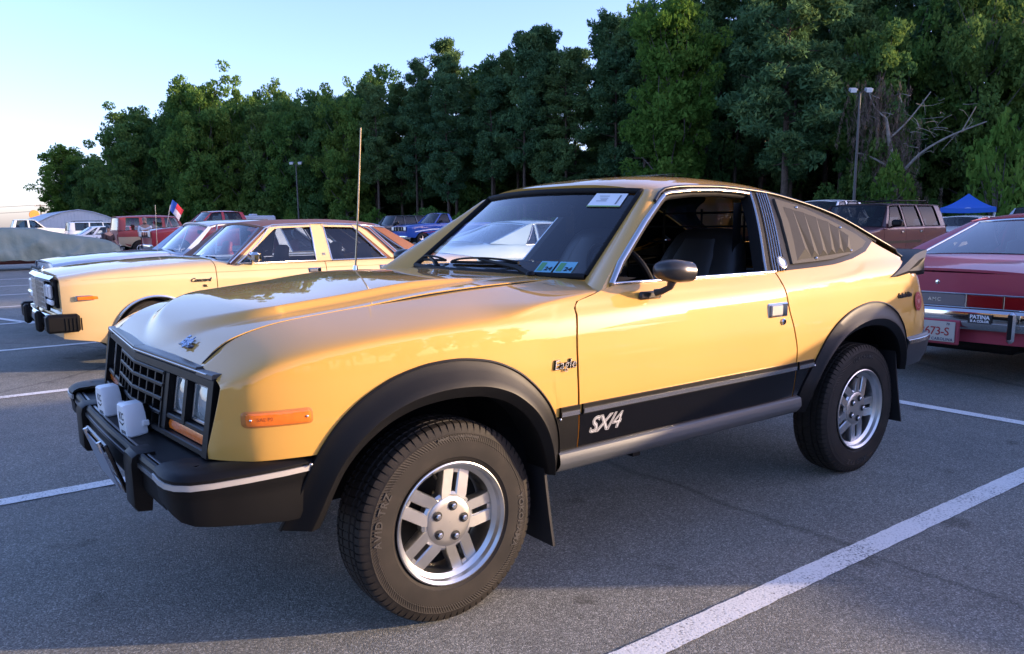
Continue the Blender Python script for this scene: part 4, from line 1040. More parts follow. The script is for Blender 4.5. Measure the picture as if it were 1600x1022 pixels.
        def disc(r, o, r0=0.0):
            return MB().grid([[(cx_ + q*math.cos(a), s*(W(cx_ + q*math.cos(a), cz_ + q*math.sin(a)) + o), cz_ + q*math.sin(a)) for a in linspace(0, 2*math.pi, 29)[:-1]] for q in ((r0 + 1e-4), (r0 + r)/2, r)], True)
        em = disc(.050, .008).build('fuel_door_emblem', mat('emblem_red', (.30, .008, .012), .5), root)
        disc(.036, .0095, .0342).build('emblem_ring', mat('emblem_pink', (.60, .30, .28), .5), em)
        t = MB(); text_on(t, text_shape('W', .034, font_off=.001), flat_on(s, W, cx_, cz_ - .012, .0095)); t.build('emblem_letter', mat('emblem_pink', (.60, .30, .28), .5), em)
        # handle and lock
        hx, hz_ = 1.605, .903
        h = MB().box((hx, s*(W(hx, hz_) - .002), hz_), (.140, .014, .064), .006).build('door_handle', CHROME, root)
        MB().box((hx - .018, s*(W(hx, hz_) + .008), hz_ + .002), (.082, .012, .048), .005).build('handle_flap', mat('satin_flap', (.42, .42, .41), .30, .6), h)
        MB().lathe([(.001, .010), (.010, .010), (.014, .006), (.015, -.004)], (0, 0, 0), n=16).build('door_lock', CHROME, root, loc=(1.640, s*(W(1.64, .853) + .0), .853)).rotation_euler = (0, 0, 0 if s > 0 else math.pi)
        # sport mirror
        m = MB(); rows = []
        for t in linspace(0, 1, 15):
            x = lerp(.800, .940, t); f = math.sqrt(max(0, 1 - (1 - min(1, t/.62))**2.1)) * (1 - .10*max(0, t - .62)/.38)
            rows.append([(x, s*(.968 + .060*f*math.copysign(abs(math.cos(a))**.8, math.cos(a)) - .012*(1-t)), 1.100 + .010*(1 - t) + .042*f*math.copysign(abs(math.sin(a))**.8, math.sin(a))) for a in linspace(0, 2*math.pi, 25)[:-1]])
        m.grid(rows, True)
        mir = m.build('door_mirror', mat('mirror_satin', (.03, .027, .024), .30, rvar=.05), root, 60)
        last = rows[-1]; MB().grid([[(p[0] + .001, p[1], p[2]) for p in last], [(lerp(p[0], .935, .05), lerp(p[1], s*.968, .06), lerp(p[2], 1.1, .06)) for p in last], [(.937, s*.968, 1.1)]*len(last)], True).build('mirror_glass', CHROME, mir, 60)
        m = MB(); m.tube([(.868, s*.97, 1.072), (.872, s*.955, 1.046), (.862, s*.925, 1.030), (.850, s*.905, 1.024)], [.020, .015, .016, .020], 10, flat=.7)
        m.box((.855, s*(W(.855, 1.012) + .006), 1.014), (.115, .018, .030), .007); m.build('mirror_arm', mat('mirror_satin', (.03, .027, .024), .30), mir, 40)
    # antenna on the far fender
    az = zBf(.42) - .012
    an = MB(); an.tube([(.412, .640, az - .02), (.414, .640, az + .034)], [.020, .010], 12); an.build('antenna_base', CHROME, root)
    MB().tube([(.414, .640, az + .025), (.44, .638, az + .30), (.470, .634, az + .68)], [.0048, .0040, .0030], 8).build('antenna', mat('antenna_steel', (.42, .33, .22), .3, .9), root)
    # ---- cabin
    MB().box((1.18, 0, .47), (1.38, 1.62, .05), 0).build('floor_pan', BLACKM, root); MB().box((2.5, 0, .70), (1.3, 1.10, .05), 0).build('cargo_floor', BLACKM, root)
    MB().box((.90, 0, .62), (.04, 1.55, .5), 0).build('firewall', BLACKM, root)
    MB().box((.2, 0, .50), (1.4, .80, .35), .05).build('engine', BLACKM, root)
    MB().box((1.2, 0, .40), (3.2, .50, .10), .03).build('drivetrain', BLACKM, root)
    for x in (-.04, 2.42):
        for s in (-1, 1): MB().box((x, s*.405, .60), (.98, .02, .52), 0).build('inner_fender', BLACKM, root)
    for x in (0, 2.469): MB().tube([(x, -.72, .33), (x, .72, .33)], .045, 10).build('axle', BLACKM, root)
    m = MB(); rows = []
    for y in linspace(-.74, .74, 15):
        rows.append([(.80, y, 1.05), (.92, y, 1.068), (1.04, y, 1.055), (1.07, y, 1.02), (1.03, y, .93), (1.0, y, .70)])
    m.grid(rows).build('dashboard', mat('dash_vinyl', (.014, .015, .017), .65), root, 40)
    st_ = MB(); st_.lathe([(.19 + .013*math.cos(a), .013*math.sin(a)) for a in linspace(0, 2*math.pi, 9)[:-1] + [0]], n=36, axis='x'); st_.box((0, 0, 0), (.03, .36, .035), .01); st_.box((0, 0, -.09), (.03, .035, .18), .01); st_.box((-.01, 0, 0), (.04, .11, .07), .012)
    o = st_.build('steering_wheel', BLACKP, root); o.location = (1.20, -.37, 1.02); o.rotation_euler = (0, R(-24), 0)
    for sy in (-.38, .38):
        rows = []
        for t, wd, th in ((0,.255,.09),(.15,.27,.10),(.45,.27,.095),(.70,.255,.085),(.86,.215,.07),(.95,.18,.055),(.99,.14,.03),(1,.08,.004)):
            z = lerp(.55, 1.245, t); xx = 1.52 + .27*t
            rows.append([(xx + th*math.copysign(abs(math.cos(a))**.7, math.cos(a)), sy + wd*math.copysign(abs(math.sin(a))**.55, math.sin(a)), z) for a in linspace(0, 2*math.pi, 33)[:-1]])
        st = MB().grid(rows, True).build('seat', VINYL, root, 50)
        rows = []
        for t, wd, th in ((.05,.15,.10),(.3,.165,.112),(.6,.16,.108),(.82,.13,.090),(.93,.10,.07)):
            z = lerp(.55, 1.245, t); xx = 1.52 + .27*t - .012
            rows.append([(xx - th*abs(math.cos(a))**.5, sy + wd*math.sin(a), z) for a in linspace(-math.pi/2, math.pi/2, 13)])
        MB().grid(rows).build('seat_insert', mat('seat_insert_vinyl', (.03, .028, .026), .5), st, 50)
        MB().box((1.32, sy, .60), (.50, .52, .16), .05).build('seat_cushion', VINYL, st)
    MB().box((2.25, 0, .80), (.30, 1.3, .45), .08).build('rear_seat', VINYL, root)
    # cargo bars behind the seats
    cb = MB()
    for z in (1.09, 1.17, 1.25, 1.32): cb.tube([(2.02, -.55, z), (2.02, .55, z)], .006, 6)
    for y in (-.4, -.13, .13, .4): cb.tube([(2.02, y, .9), (2.02, y, 1.34)], .006, 6)
    cb.build('cargo_grille', BLACKM, root)
    for s in (-1, 1):
        MB().grid([[(x, s*(W(x, 1.30) - .10 + .0), z) for x in (1.70, 1.76)] for z in (.9, 1.36)]).build('seat_belt', BLACKM, root)
    rmr = MB().box((1.135, -.01, 1.335), (.030, .21, .062), .014).tube([(1.13, -.01, 1.36), (1.10, -.01, 1.425)], .008, 8).build('rear_view_mirror', BLACKM, root)
    hl = roof_rows(1.19, 2.10, 12); MB().grid([[(p[0], p[1]*.97, p[2] - .03) for p in r] for r in hl]).build('headliner', mat('headliner', (.05, .045, .04), .9), root)
    # ---- wheels
    def rim_mesh():
        m = MB(); rim = .2050
        m.lathe([(rim - .012, .075), (rim - .004, .082), (rim - .026, .06), (rim - .034, -.02), (rim - .030, -.060), (rim - .016, -.070), (rim - .013, -.086), (rim - .004, -.094), (rim, -.092), (rim + .001, -.086)], n=72)
        hub = .088; ro = rim - .028
        for k in range(5):
            a = R(4 + 72*k); ca, sa = math.cos(a), math.sin(a)
            for sg in (-1, 1):
                poly = [(.060, sg*.0085), (ro + .004, sg*.0085), (ro + .004, sg*.052), (.13, sg*.050), (.09, sg*.050), (.060, sg*.042)]
                if sg > 0: poly = poly[::-1]
                fn = lambda p, q, d, ca=ca, sa=sa: (p*ca - q*sa, -d, p*sa + q*ca)
                # face, bevel and side walls
                rows = [[fn(p, q, .028) for p, q in poly], [fn(p, q, .060 - .012*max(0, (p - .1)/.08)) for p, q in poly]]
                cx_ = sum(p for p, q in poly)/6; cy_ = sum(q for p, q in poly)/6
                rows.append([fn(lerp(p, cx_, .05), lerp(q, cy_, .14), .0645 - .012*max(0, (p - .1)/.08)) for p, q in poly])
                m.grid(rows, True); o = len(m.v) - 6; m.f.append(tuple(range(o, o + 6)))
            m.prism([(.16, -.009), (ro, -.009), (ro, .009), (.16, .009)], fn, .036, .052)
        m.lathe([(.098, -.028), (.098, -.055), (.090, -.062), (.06, -.063)], n=48)
        return m.mesh('wheel', 30)
    rme = rim_mesh(); tme = tyre_mesh(.333, .204, .188, 78, True)
    WG = mat('slot_black', (.01, .01, .01), .5)
    for (x, wc) in ((0, .750), (2.469, .720)):
        for s in (-1, 1):
            o = bpy.data.objects.new('wheel', rme); COL.objects.link(o); o.parent = root; o.location = (x, s*wc, .3285)
            if not rme.materials: rme.materials.append(ALU)
            o.rotation_euler = (0, R(0 if x == 0 else 8), 0 if s < 0 else math.pi)
            t = bpy.data.objects.new('tyre', tme); COL.objects.link(t); t.parent = o
            if not tme.materials: tme.materials.append(RUBBER)
            MB().lathe([(.172, .025), (.10, .030), (.001, .030)], n=40).build('brake_shield', WG, o)
            cap = MB(); cap.lathe([(.083, -.060), (.083, -.064), (.080, -.0665), (.06, -.068), (.03, -.0695), (.001, -.070)], n=48)
            c = cap.build('centre_cap', mat('cap_satin', (.52, .50, .47), .38, 1.0, rvar=.05), o, 40)
            for k in range(5):
                a = R(4 + 72*k); q, w = .054*math.cos(a), .054*math.sin(a)
                MB().lathe([(.0165, -.0712), (.0135, -.0716), (.001, -.0716)], (q, 0, w), n=20).build('lug_hole', WG, c)
                MB().lathe([(.0095, -.072), (.0095, -.079), (.006, -.081), (.001, -.081)], (q, 0, w), n=6).build('lug_nut', BRIGHT, c, 20)
            def arc(body, size, ang, rr, sp=1.0, up=True):
                sh = text_shape(body, size, spacing=sp, font_off=.0006)
                def fn(a, b, d):
                    r_ = rr + (b if up else -b); th = ang + (-a/rr if up else a/rr)
                    f = (r_ - .205)/.13; yb = .094*(.975 + .03*math.sin(math.pi*min(1, max(0, f))))
                    return (-r_*math.cos(th)*-1, -(yb + .0006 + d), r_*math.sin(th))
                lt = MB(); text_on(lt, sh, fn, .0009); lt.build('tyre_lettering', RUBBERL, o, 0)
            if s < 0 or True:
                if x == 0:
                    arc('AVID TRZ', .034, R(165), .262, 1.15); arc('YOKOHAMA', .030, R(350), .262, 1.1); arc('DESIGNED TO NATURES STANDARDS', .009, R(85), .285)
                else:
                    arc('YOKOHAMA', .030, R(100), .262, 1.1); arc('AVID TRZ', .034, R(275), .262, 1.15)
            MB().tube([(-.05, -.055, .168), (-.055, -.085, .160)], .004, 6).build('valve_stem', BLACKM, o)
    return root, W
EAGLE, EW = make_eagle()
# ================================================================ the other vehicles
def stretch(sp, **kw): d = dict(sp); d.update(kw); return d
CREAM = paint('pale_yellow_paint', (.66, .465, .22)); BROWNV = mat('brown_vinyl_roof', (.20, .072, .030), .55, nscale=300, nbump=.4, ndist=.001, var=.1)
SILVER = paint('silver_blue_paint', (.46, .52, .60), flake=.25); WHITEC = paint('white_car_paint', (.66, .68, .68)); DRED = paint('faded_red_paint', (.36, .05, .075), coat=.45, rough=.42)
MAROON = paint('maroon_paint', (.055, .008, .011), coat=.45, rough=.6); TRED = paint('bright_red_paint', (.32, .022, .03)); BLUEP = paint('blue_truck_paint', (.012, .075, .36)); GREYP = paint('dark_grey_paint', (.05, .055, .062), flake=.4)
WRED = mat('flat_red_paint', (.27, .035, .035), .5, coat=.2); CRM = mat('cream_paint', (.50, .38, .24), .45, coat=.3); CHAR = paint('charcoal_paint', (.03, .032, .036)); LBLUE = paint('ice_blue_paint', (.36, .50, .58)); TAN = paint('tan_paint', (.34, .30, .23)); GREENP = paint('dark_green_paint', (.02, .07, .045))

SEDAN = dict(prof=[(.25,.80),(.3,.84),(.42,.875),(.6,.90),(.75,.903),(.85,.893),(.90,.875),(.93,.852),(1.1,.765),(1.27,.668),(1.36,.61),(1.5,.54)],
    taper=[(-.90,.22),(-.80,.135),(-.75,.09),(-.64,.052),(-.38,.02),(0,.005),(.4,0),(2.4,0),(2.9,.02),(3.3,.045),(3.55,.09),(3.62,.15),(3.7,.22)],
    xf=-.745, xr=3.62, wb=2.743, rad=.318, rim=.185, arch=.372, asq=.365, sill=.25, zfo=.33, zro=.36, track=1.47,
    zA=[(-.95,.79),(-.6,.84),(0,.868),(.6,.885),(2.5,.888),(3.2,.872),(3.7,.82)], wB=[(-.95,.63),(-.5,.69),(.5,.71),(.72,.80),(.95,.846),(2.45,.846),(2.85,.74),(3.2,.70),(3.7,.66)],
    zB=[(-.85,.850),(-.70,.872),(-.4,.912),(0,.940),(.55,.962),(.72,.940),(.95,.914),(2.45,.914),(2.85,.945),(3.2,.935),(3.5,.905),(3.7,.87)],
    cuts=[.55, 1.655, 2.47], panels=['fender', 'door', 'rear_door', 'quarter_panel'], xcowl=.62, xdeck=2.98,
    cabin=dict(rail=[(1.0,1.225),(1.08,1.258),(1.3,1.288),(1.8,1.293),(2.2,1.272),(2.5,1.235)], belt=[(.5,.918),(3.1,.922)], crown=[(1.0,1.295),(1.2,1.325),(1.5,1.342),(1.9,1.345),(2.3,1.325),(2.5,1.295)], roof=(1.10, 2.44),
        ws=(.74,.66,.93,1.115,.56,1.272), rw=(2.96,.62,.945,2.44,.55,1.262), pillars=[(.66,.76,1.10,1.15),(1.57,1.735,1.60,1.735),(2.37,2.50,2.06,2.20),(2.80,2.98,2.26,2.42)], seats=((1.25,.38),(2.2,.38)), seattop=1.08))
def bumper_bar(root, x, w, z0, z1, mt, sgn, depth=.07, bow=.05, name='bumper', ends=.10):
    """bar across the nose (sgn -1) or tail (sgn 1) with ends wrapped round"""
    pts = [(x - sgn*(ends*3), w + .01), (x - sgn*ends, w), (x - sgn*.03, w - .05)] + [(x + sgn*bow*(1 - (y/w)**2), y) for y in linspace(w - .12, -(w - .12), 13)] + [(x - sgn*.03, -(w - .05)), (x - sgn*ends, -w), (x - sgn*(ends*3), -(w + .01))]
    zm = (z0 + z1)/2; o = -1 if sgn < 0 else 1
    sect = [(-depth*.7, z1 - .008), (-.01, z1), (.012, z1 - .02), (.02, zm), (.010, z0 + .03), (-.02, z0), (-depth*.7, z0 + .005)]
    return sweep(pts, [(q*(-sgn)*-1*1.0 if sgn > 0 else -q, z) for q, z in sect]).build(name, mt, root, 35)
def mirror(root, W, s, x, z, mt, big=False):
    k = 1.5 if big else 1.0; y = W(x, z) + .10*k
    m = MB().box((x, s*y, z + .03*k), (.09*k, .15*k, .095*k), .025*k); m.tube([(x + .01, s*(W(x, z - .03) - .01), z - .045), (x, s*(y - .02), z - .01)], .014*k, 8)
    o = m.build('door_mirror', mt, root); MB().box((x + .047*k, s*y, z + .03*k), (.004, .125*k, .07*k), 0).build('mirror_glass', CHROME, o)
def handles(root, W, xs, z, mt=CHROME):
    for s in (-1, 1):
        for x in xs:
            o = MB().box((x, s*(W(x, z) - .002), z), (.14, .014, .048), .005).build('door_handle', mt, root); MB().box((x - .015, s*(W(x, z) + .008), z + .002), (.085, .010, .032), .004).build('handle_flap', BRIGHT, o)
def arch_trim(root, W, xs, zc, r, q, mt, rr=.011, base=.3):
    for s in (-1, 1):
        for xc in xs:
            pts = []
            for k in range(33):
                a = math.pi*k/32; x = xc - r*math.cos(a); z = zc + q*math.sin(a); pts.append((x, s*(W(x, max(z, base)) + .004), max(z, base)))
            MB().tube(pts, rr, 6).build('arch_trim', mt, root, 50)

# ---- pale yellow four-door sedan beside it
def concord():
    sp = stretch(SEDAN, name='sedan_car', label='pale yellow four-door sedan with brown vinyl roof and chrome bumper, left of the hatchback', cat='car', loc=(.45, 5.68), paint=CREAM, style='cap')
    sp['cabin'] = dict(SEDAN['cabin'], roofmat=BROWNV, bmat=CREAM, cmat=BROWNV, pillars=[(.66,.76,1.10,1.15),(1.57,1.735,1.60,1.735),(2.37,2.58,2.06,2.26),(2.74,2.98,2.29,2.42)], trim=BRIGHT, drip=BRIGHT, glass=GLASS, seatmat=mat('brown_seat', (.06, .035, .022), .8), apm=BROWNV)
    root, W = make_car(sp)
    arch_trim(root, W, (0, 2.743), .298, .375, .368, BRIGHT, .012, .30)
    for s in (-1, 1):
        # yellow door frames over the brown pillars
        cab = sp['cabin']; rail = pchip(cab['rail'])
        strip_on('door_frame', root, CREAM, s, W, [(.735, .925), (1.13, 1.240), (1.20, rail(1.2) - .004), (1.62, rail(1.62) - .004)], [(.785, .925), (1.165, 1.215), (1.22, rail(1.22) - .03), (1.62, rail(1.62) - .03)], off=.006, n=24, flange=.012)
        strip_on('door_frame', root, CREAM, s, W, [(1.72, rail(1.72) - .004), (2.10, rail(2.10) - .004), (2.20, 1.225), (2.48, .925)], [(1.72, rail(1.72) - .03), (2.07, rail(2.07) - .03), (2.14, 1.205), (2.42, .925)], off=.006, n=24, flange=.012)
        bead('roof_trim', root, BRIGHT, s, W, [(.69, .93), (1.115, 1.255), (1.20, rail(1.2) + .006), (1.7, rail(1.7) + .006), (2.12, rail(2.12) + .004), (2.24, 1.235), (2.52, .93), (2.98, .925)], .008, .010)
        strip_on('vinyl_quarter', root, BROWNV, s, W, [(2.52, .925), (3.02, .925)], [(2.50, .955), (2.98, .955)], off=.004, n=6)
        MB().box((1.665, s*(W(1.665, .99) + .006), .985), (.035, .008, .028), .003).build('post_emblem', BRIGHT, root)
        m = MB().box((-.53, s*(W(-.53, .680) + .002), .680), (.20, .010, .030), .004).build('side_marker', AMBER, root)
        fr = MB().box((-.53, s*(W(-.53, .680) - .002), .680), (.225, .010, .046), .004).build('marker_frame', BRIGHT, m)
        t = MB(); text_on(t, text_shape('Concord', .050, shear=.4, font_off=.001), flat_on(s, W, .40, .775, .004), .003); t.build('script_badge', BLACKG, root); t = MB(); text_on(t, text_shape('DL', .030, font_off=.001), flat_on(s, W, .44, .725, .004), .003); t.build('trim_badge', BLACKG, root)
        bead('body_crease', root, mat('cream_shadow_line', (.42, .24, .10), .5), s, W, [(x, .835 + .02*sstep((x + .7)/1.2)) for x in linspace(-.70, 2.4, 24)], .0022, -.001)
        mirror(root, W, s, .90, .955, CHROME)
        # headlamps, bezel
        for y in (.485, .625):
            MB().box((-.800, s*y, .735), (.03, .115, .12), .012).build('headlamp', LAMPG, root)
        MB().box((-.795, s*.555, .64), (.03, .26, .045), .008).build('turn_signal', WHITEP, root)
        MB().box((-.755, s*.540, .715), (.035, .29, .25), .01).build('lamp_bezel', BLACKM, root)
        # bumper ends with ribs, guards
        e = MB(); e.box((-.755, s*.845, .475), (.26, .13, .155), .02); eo = e.build('bumper_end', BLACKP, root)
        for k in range(5): MB().box((-.740 + k*.030, s*.912, .465), (.012, .012, .11), .004).build('bumper_rib', BLACKP, eo)
        MB().box((-.880, s*.42, .465), (.065, .085, .185), .02).build('bumper_guard', BLACKP, root)
    handles(root, W, (1.53, 2.33), .83)
    gr = MB().box((-.795, 0, .69), (.03, .84, .27), .008).build('grille_backing', BLACKM, root)
    for k in range(17):
        y = -.40 + k*.05; MB().box((-.825 + .03*abs(y), y, .69), (.016, .010, .26), .002).build('grille_bar', BRIGHT, gr)
    for k in range(6): MB().box((-.818, 0, .58 + k*.045), (.012, .80, .007), .001).build('grille_bar', BRIGHT, gr)
    MB().grid([[(-.825 + .04*abs(y) , y, .822), (-.832 + .04*abs(y), y, .842), (-.805 + .04*abs(y), y, .862), (-.77, y, .870)] for y in linspace(-.70, .70, 21)]).build('header_trim', CHROME, root)
    MB().tube([(-.76, 0, .875), (-.765, 0, .91), (-.75, 0, .93)], [.012, .006, .014], 8).build('hood_ornament', CHROME, root)
    bumper_bar(root, -.815, .80, .395, .54, CHROME, -1, name='front_bumper', depth=.12)
    bumper_bar(root, 3.72, .84, .40, .54, CHROME, 1, name='rear_bumper')
    for s in (-1, 1):
        MB().box((3.64, s*.62, .70), (.03, .34, .14), .01).build('tail_lamp', REDLENS, root)
        m = MB(); m.tube([(.64, s*.25, .965), (.70, s*.12, .975)], .008, 6); m.tube([(.70, s*.38, .975), (.71, s*-.06, .975)], .006, 6); m.build('wiper', BLACKM, root)
concord()

# ---- silver-blue two-door beyond the sedan
def silver():
    sp = stretch(SEDAN, name='coupe_car', label='silver-blue two-door car with red interior, parked beyond the pale yellow sedan', cat='car', loc=(.78, 8.52), paint=SILVER, cuts=[.55, 1.95], panels=['fender', 'door', 'quarter_panel'], style='cap')
    sp['cabin'] = dict(SEDAN['cabin'], trim=BRIGHT, drip=BRIGHT, rail=[(1.0,1.235),(1.08,1.275),(1.3,1.312),(1.8,1.318),(2.2,1.285),(2.5,1.235)], crown=[(1.0,1.32),(1.2,1.350),(1.5,1.367),(1.9,1.368),(2.3,1.335),(2.5,1.295)], pillars=[(.66,.76,1.08,1.15),(1.98,2.12,1.92,2.02),(2.62,2.98,2.20,2.42)], open=((-1, 0), (1, 0)), seatmat=mat('red_seat', (.22, .02, .025), .6), dashmat=mat('red_dash', (.20, .02, .02), .6))
    root, W = make_car(sp)
    for s in (-1, 1):
        MB().tube([(1.10, s*(W(1.1, .93) - .01), .93), (1.20, s*(W(1.2, 1.29) - .01), 1.295)], .010, 8).build('vent_post', BRIGHT, root)
        P = [(.80, .93), (1.085, .93), (1.175, 1.285), (1.15, 1.262)]
        MB().add([(x, s*(W(x, z) - .015), z) for x, z in P], [(0, 1, 2, 3)]).build('vent_window', GLASS, root)
        for y in (.56, .70): MB().lathe([(.001, -.02), (.06, -.015), (.075, 0), (.085, 0)], (-.795, s*y, .70), 'x', 20).build('headlamp', LAMPG, root)
        mirror(root, W, s, .86, .95, CHROME)
        m = MB(); m.tube([(.70, s*.38, .975), (.71, s*-.06, .985)], .006, 6); m.build('wiper', BLACKM, root)
        MB().box((3.64, s*.62, .70), (.03, .34, .14), .01).build('tail_lamp', REDLENS, root)
    arch_trim(root, W, (0, 2.743), .298, .375, .368, BRIGHT, .009, .30)
    handles(root, W, (1.80,), .82)
    gr = MB().box((-.80, 0, .70), (.03, 1.30, .20), .01).build('grille_backing', BLACKM, root)
    for k in range(5): MB().box((-.818, 0, .63 + k*.035), (.012, .92, .008), .002).build('grille_bar', BRIGHT, gr)
    bumper_bar(root, -.85, .82, .39, .52, CHROME, -1, name='front_bumper'); bumper_bar(root, 3.72, .84, .40, .54, CHROME, 1, name='rear_bumper')
    MB().tube([(.45, -.60, .965), (.47, -.60, 1.55)], .003, 6).build('antenna', BRIGHT, root)
silver()

# ---- dusty red coupe seen from behind, at the right edge
COUPE = stretch(SEDAN, prof=[(.22,.82),(.3,.88),(.42,.92),(.6,.945),(.72,.950),(.80,.94),(.86,.92),(.90,.88),(.95,.845),(1.1,.745),(1.24,.64),(1.34,.56),(1.5,.45)],
    taper=[(-1.05,.20),(-.95,.10),(-.75,.05),(-.4,.02),(0,0),(2.6,0),(3.1,.02),(3.5,.05),(3.80,.085),(3.93,.13),(3.98,.18)], xf=-.95, xr=3.96, wb=2.90, rad=.325, arch=.372, asq=.36, sill=.24, zfo=.34, zro=.34, track=1.52,
    zA=[(-1,.76),(-.5,.82),(0,.85),(.8,.862),(2.6,.868),(3.2,.855),(3.8,.80),(4,.78)], wB=[(-1,.66),(-.5,.74),(.6,.76),(.85,.83),(1.05,.88),(2.0,.88),(2.5,.84),(2.85,.78),(3.4,.76),(4,.74)],
    zB=[(-1,.84),(-.6,.90),(0,.935),(.6,.955),(.85,.92),(1.05,.895),(2.0,.90),(2.5,.935),(2.85,.945),(3.3,.930),(3.7,.90),(3.9,.872),(4,.855)],
    cuts=[.62, 2.05], panels=['fender', 'door', 'quarter_panel'], xcowl=.66, xdeck=2.90, dcrown=.028,
    cabin=dict(rail=[(1.05,1.20),(1.15,1.24),(1.4,1.265),(1.75,1.265),(2.0,1.24),(2.35,1.14),(2.8,.99)], belt=[(.5,.905),(2.2,.91),(2.6,.945),(3.2,.95)], crown=[(1.0,1.27),(1.3,1.315),(1.6,1.328),(1.85,1.320),(2.1,1.285),(2.4,1.19)], roof=(1.15, 2.02),
        ws=(.78,.70,.93,1.17,.58,1.252), rw=(2.86,.70,.952,2.04,.56,1.232), rbow=.12, pillars=[(.70,.80,1.14,1.20),(1.95,2.0,1.86,1.90),(2.25,2.95,1.92,2.04)], seats=((1.30,.40),), seattop=1.05, trim=BRIGHT))
def red_coupe(loc, pm, label, plate, name='coupe_car'):
    sp = stretch(COUPE, name=name, label=label, cat='car', loc=loc, rz=math.pi, paint=pm, style='cap'); sp['cabin'] = dict(COUPE['cabin'], trim=BRIGHT)
    root, W = make_car(sp)
    xt = 3.985
    # lamp panel with bright frame
    pb = MB().box((xt, 0, .655), (.05, 1.56, .11), .008).build('lamp_panel', BLACKM, root)
    fr = MB().box((xt + .028, 0, .708), (.014, 1.58, .010), .003).build('lamp_frame', CHROME, root); MB().box((xt + .028, 0, .604), (.014, 1.58, .010), .003).build('frame_rail', CHROME, fr)
    for y in (-.785, -.50, -.235, .235, .50, .785): MB().box((xt + .028, y, .656), (.014, .012, .100), .003).build('frame_post', CHROME, fr)
    for s in (-1, 1):
        for a, b in ((.242, .494), (.506, .779)): MB().box((xt + .024, s*(a + b)/2, .656), (.014, b - a, .092), .004).build('tail_lamp', REDLENS, root)
    cn = MB().box((xt + .022, 0, .656), (.014, .455, .092), .004).build('centre_panel', mat('pewter_panel', (.16, .15, .16), .4, .6), root)
    t = MB(); text_on(t, text_shape('AMC', .04, font_off=.0005, spacing=1.3), lambda a, b, d: (xt + .0300, a, b + .642)); t.build('panel_lettering', BRIGHT, cn)
    bumper_bar(root, 4.03, .87, .445, .598, CHROME, 1, name='rear_bumper', depth=.1, bow=.04)
    bumper_bar(root, -1.0, .87, .39, .52, CHROME, -1, name='front_bumper')
    for s in (-1, 1):
        g = MB().box((4.105, s*.60, .49), (.05, .055, .23), .02).build('bumper_guard', CHROME, root); MB().box((4.132, s*.60, .495), (.012, .03, .18), .005).build('guard_pad', BLACKM, g)
    MB().lathe([(.001, .016), (.016, .014), (.022, .006), (.024, 0)], (xt - .012, 0, .785), 'x', 16).build('boot_lock', CHROME, root)
    cut = MB(); cut.tube([(2.99, y, .948 + .026*(1 - (y/.72)**2)) for y in linspace(-.70, .70, 15)], .004, 6); cut.build('lid_gap', BLACKM, root)
    if plate:
        p = MB().box((4.103, .06, .418), (.008, .305, .155), .003).build('licence_plate', mat('plate_cream', (.48, .45, .38), .45), root)
        MB().box((4.088, .06, .415), (.02, .36, .19), .008).build('plate_recess', pm, root)
        red = mat('plate_red', (.35, .015, .02), .5)
        t = MB(); text_on(t, text_shape(plate, .088, font_off=.001, spacing=.92), lambda a, b, d: (4.1080, .06 + a, b + .390)); t.build('plate_number', red, p)
        t = MB(); text_on(t, text_shape('NORTH CAROLINA', .030, font_off=.0008, spacing=1.1), lambda a, b, d: (4.1080, .06 + a, b + .349)); t.build('plate_state', mat('plate_navy', (.03, .04, .10), .4), p)
        t = MB(); text_on(t, text_shape('70', .026, font_off=.0008), lambda a, b, d: (4.1080, .16 + a, b + .470)); t.build('plate_year', mat('plate_navy', (.03, .04, .10), .4), p)
        stk = MB().box((4.0885, .375, .535), (.006, .165, .070), 0).build('bumper_sticker', mat('black_print', (.01, .01, .01), .6), root)
        t = MB(); wht = mat('white_paper', (.80, .81, .82), .6)
        text_on(t, text_shape('PATINA', .040, font_off=.0014, spacing=1.0), lambda a, b, d: (4.0920, .375 + a, b + .535)); text_on(t, text_shape('IS A COLOR', .0245, font_off=.0010), lambda a, b, d: (4.0920, .375 + a, b + .509)); t.build('sticker_lettering', wht, stk)
    return root
red_coupe((9.10, .10), DRED, 'dusty red coupe with chrome rear bumper and PATINA sticker, at the right edge', '3673-S')
# coupe added outside the picture on the right to shade the ground
red_coupe((9.0, -6.10), paint('dark_blue_paint', (.02, .03, .08)), 'dark blue coupe parked two stalls from the dusty red coupe', None)
wc = red_coupe((9.15, 8.50), LBLUE, 'ice-blue fastback coupe with chrome window trim, seen through the windshield', None)
for s in (-1, 1): pass

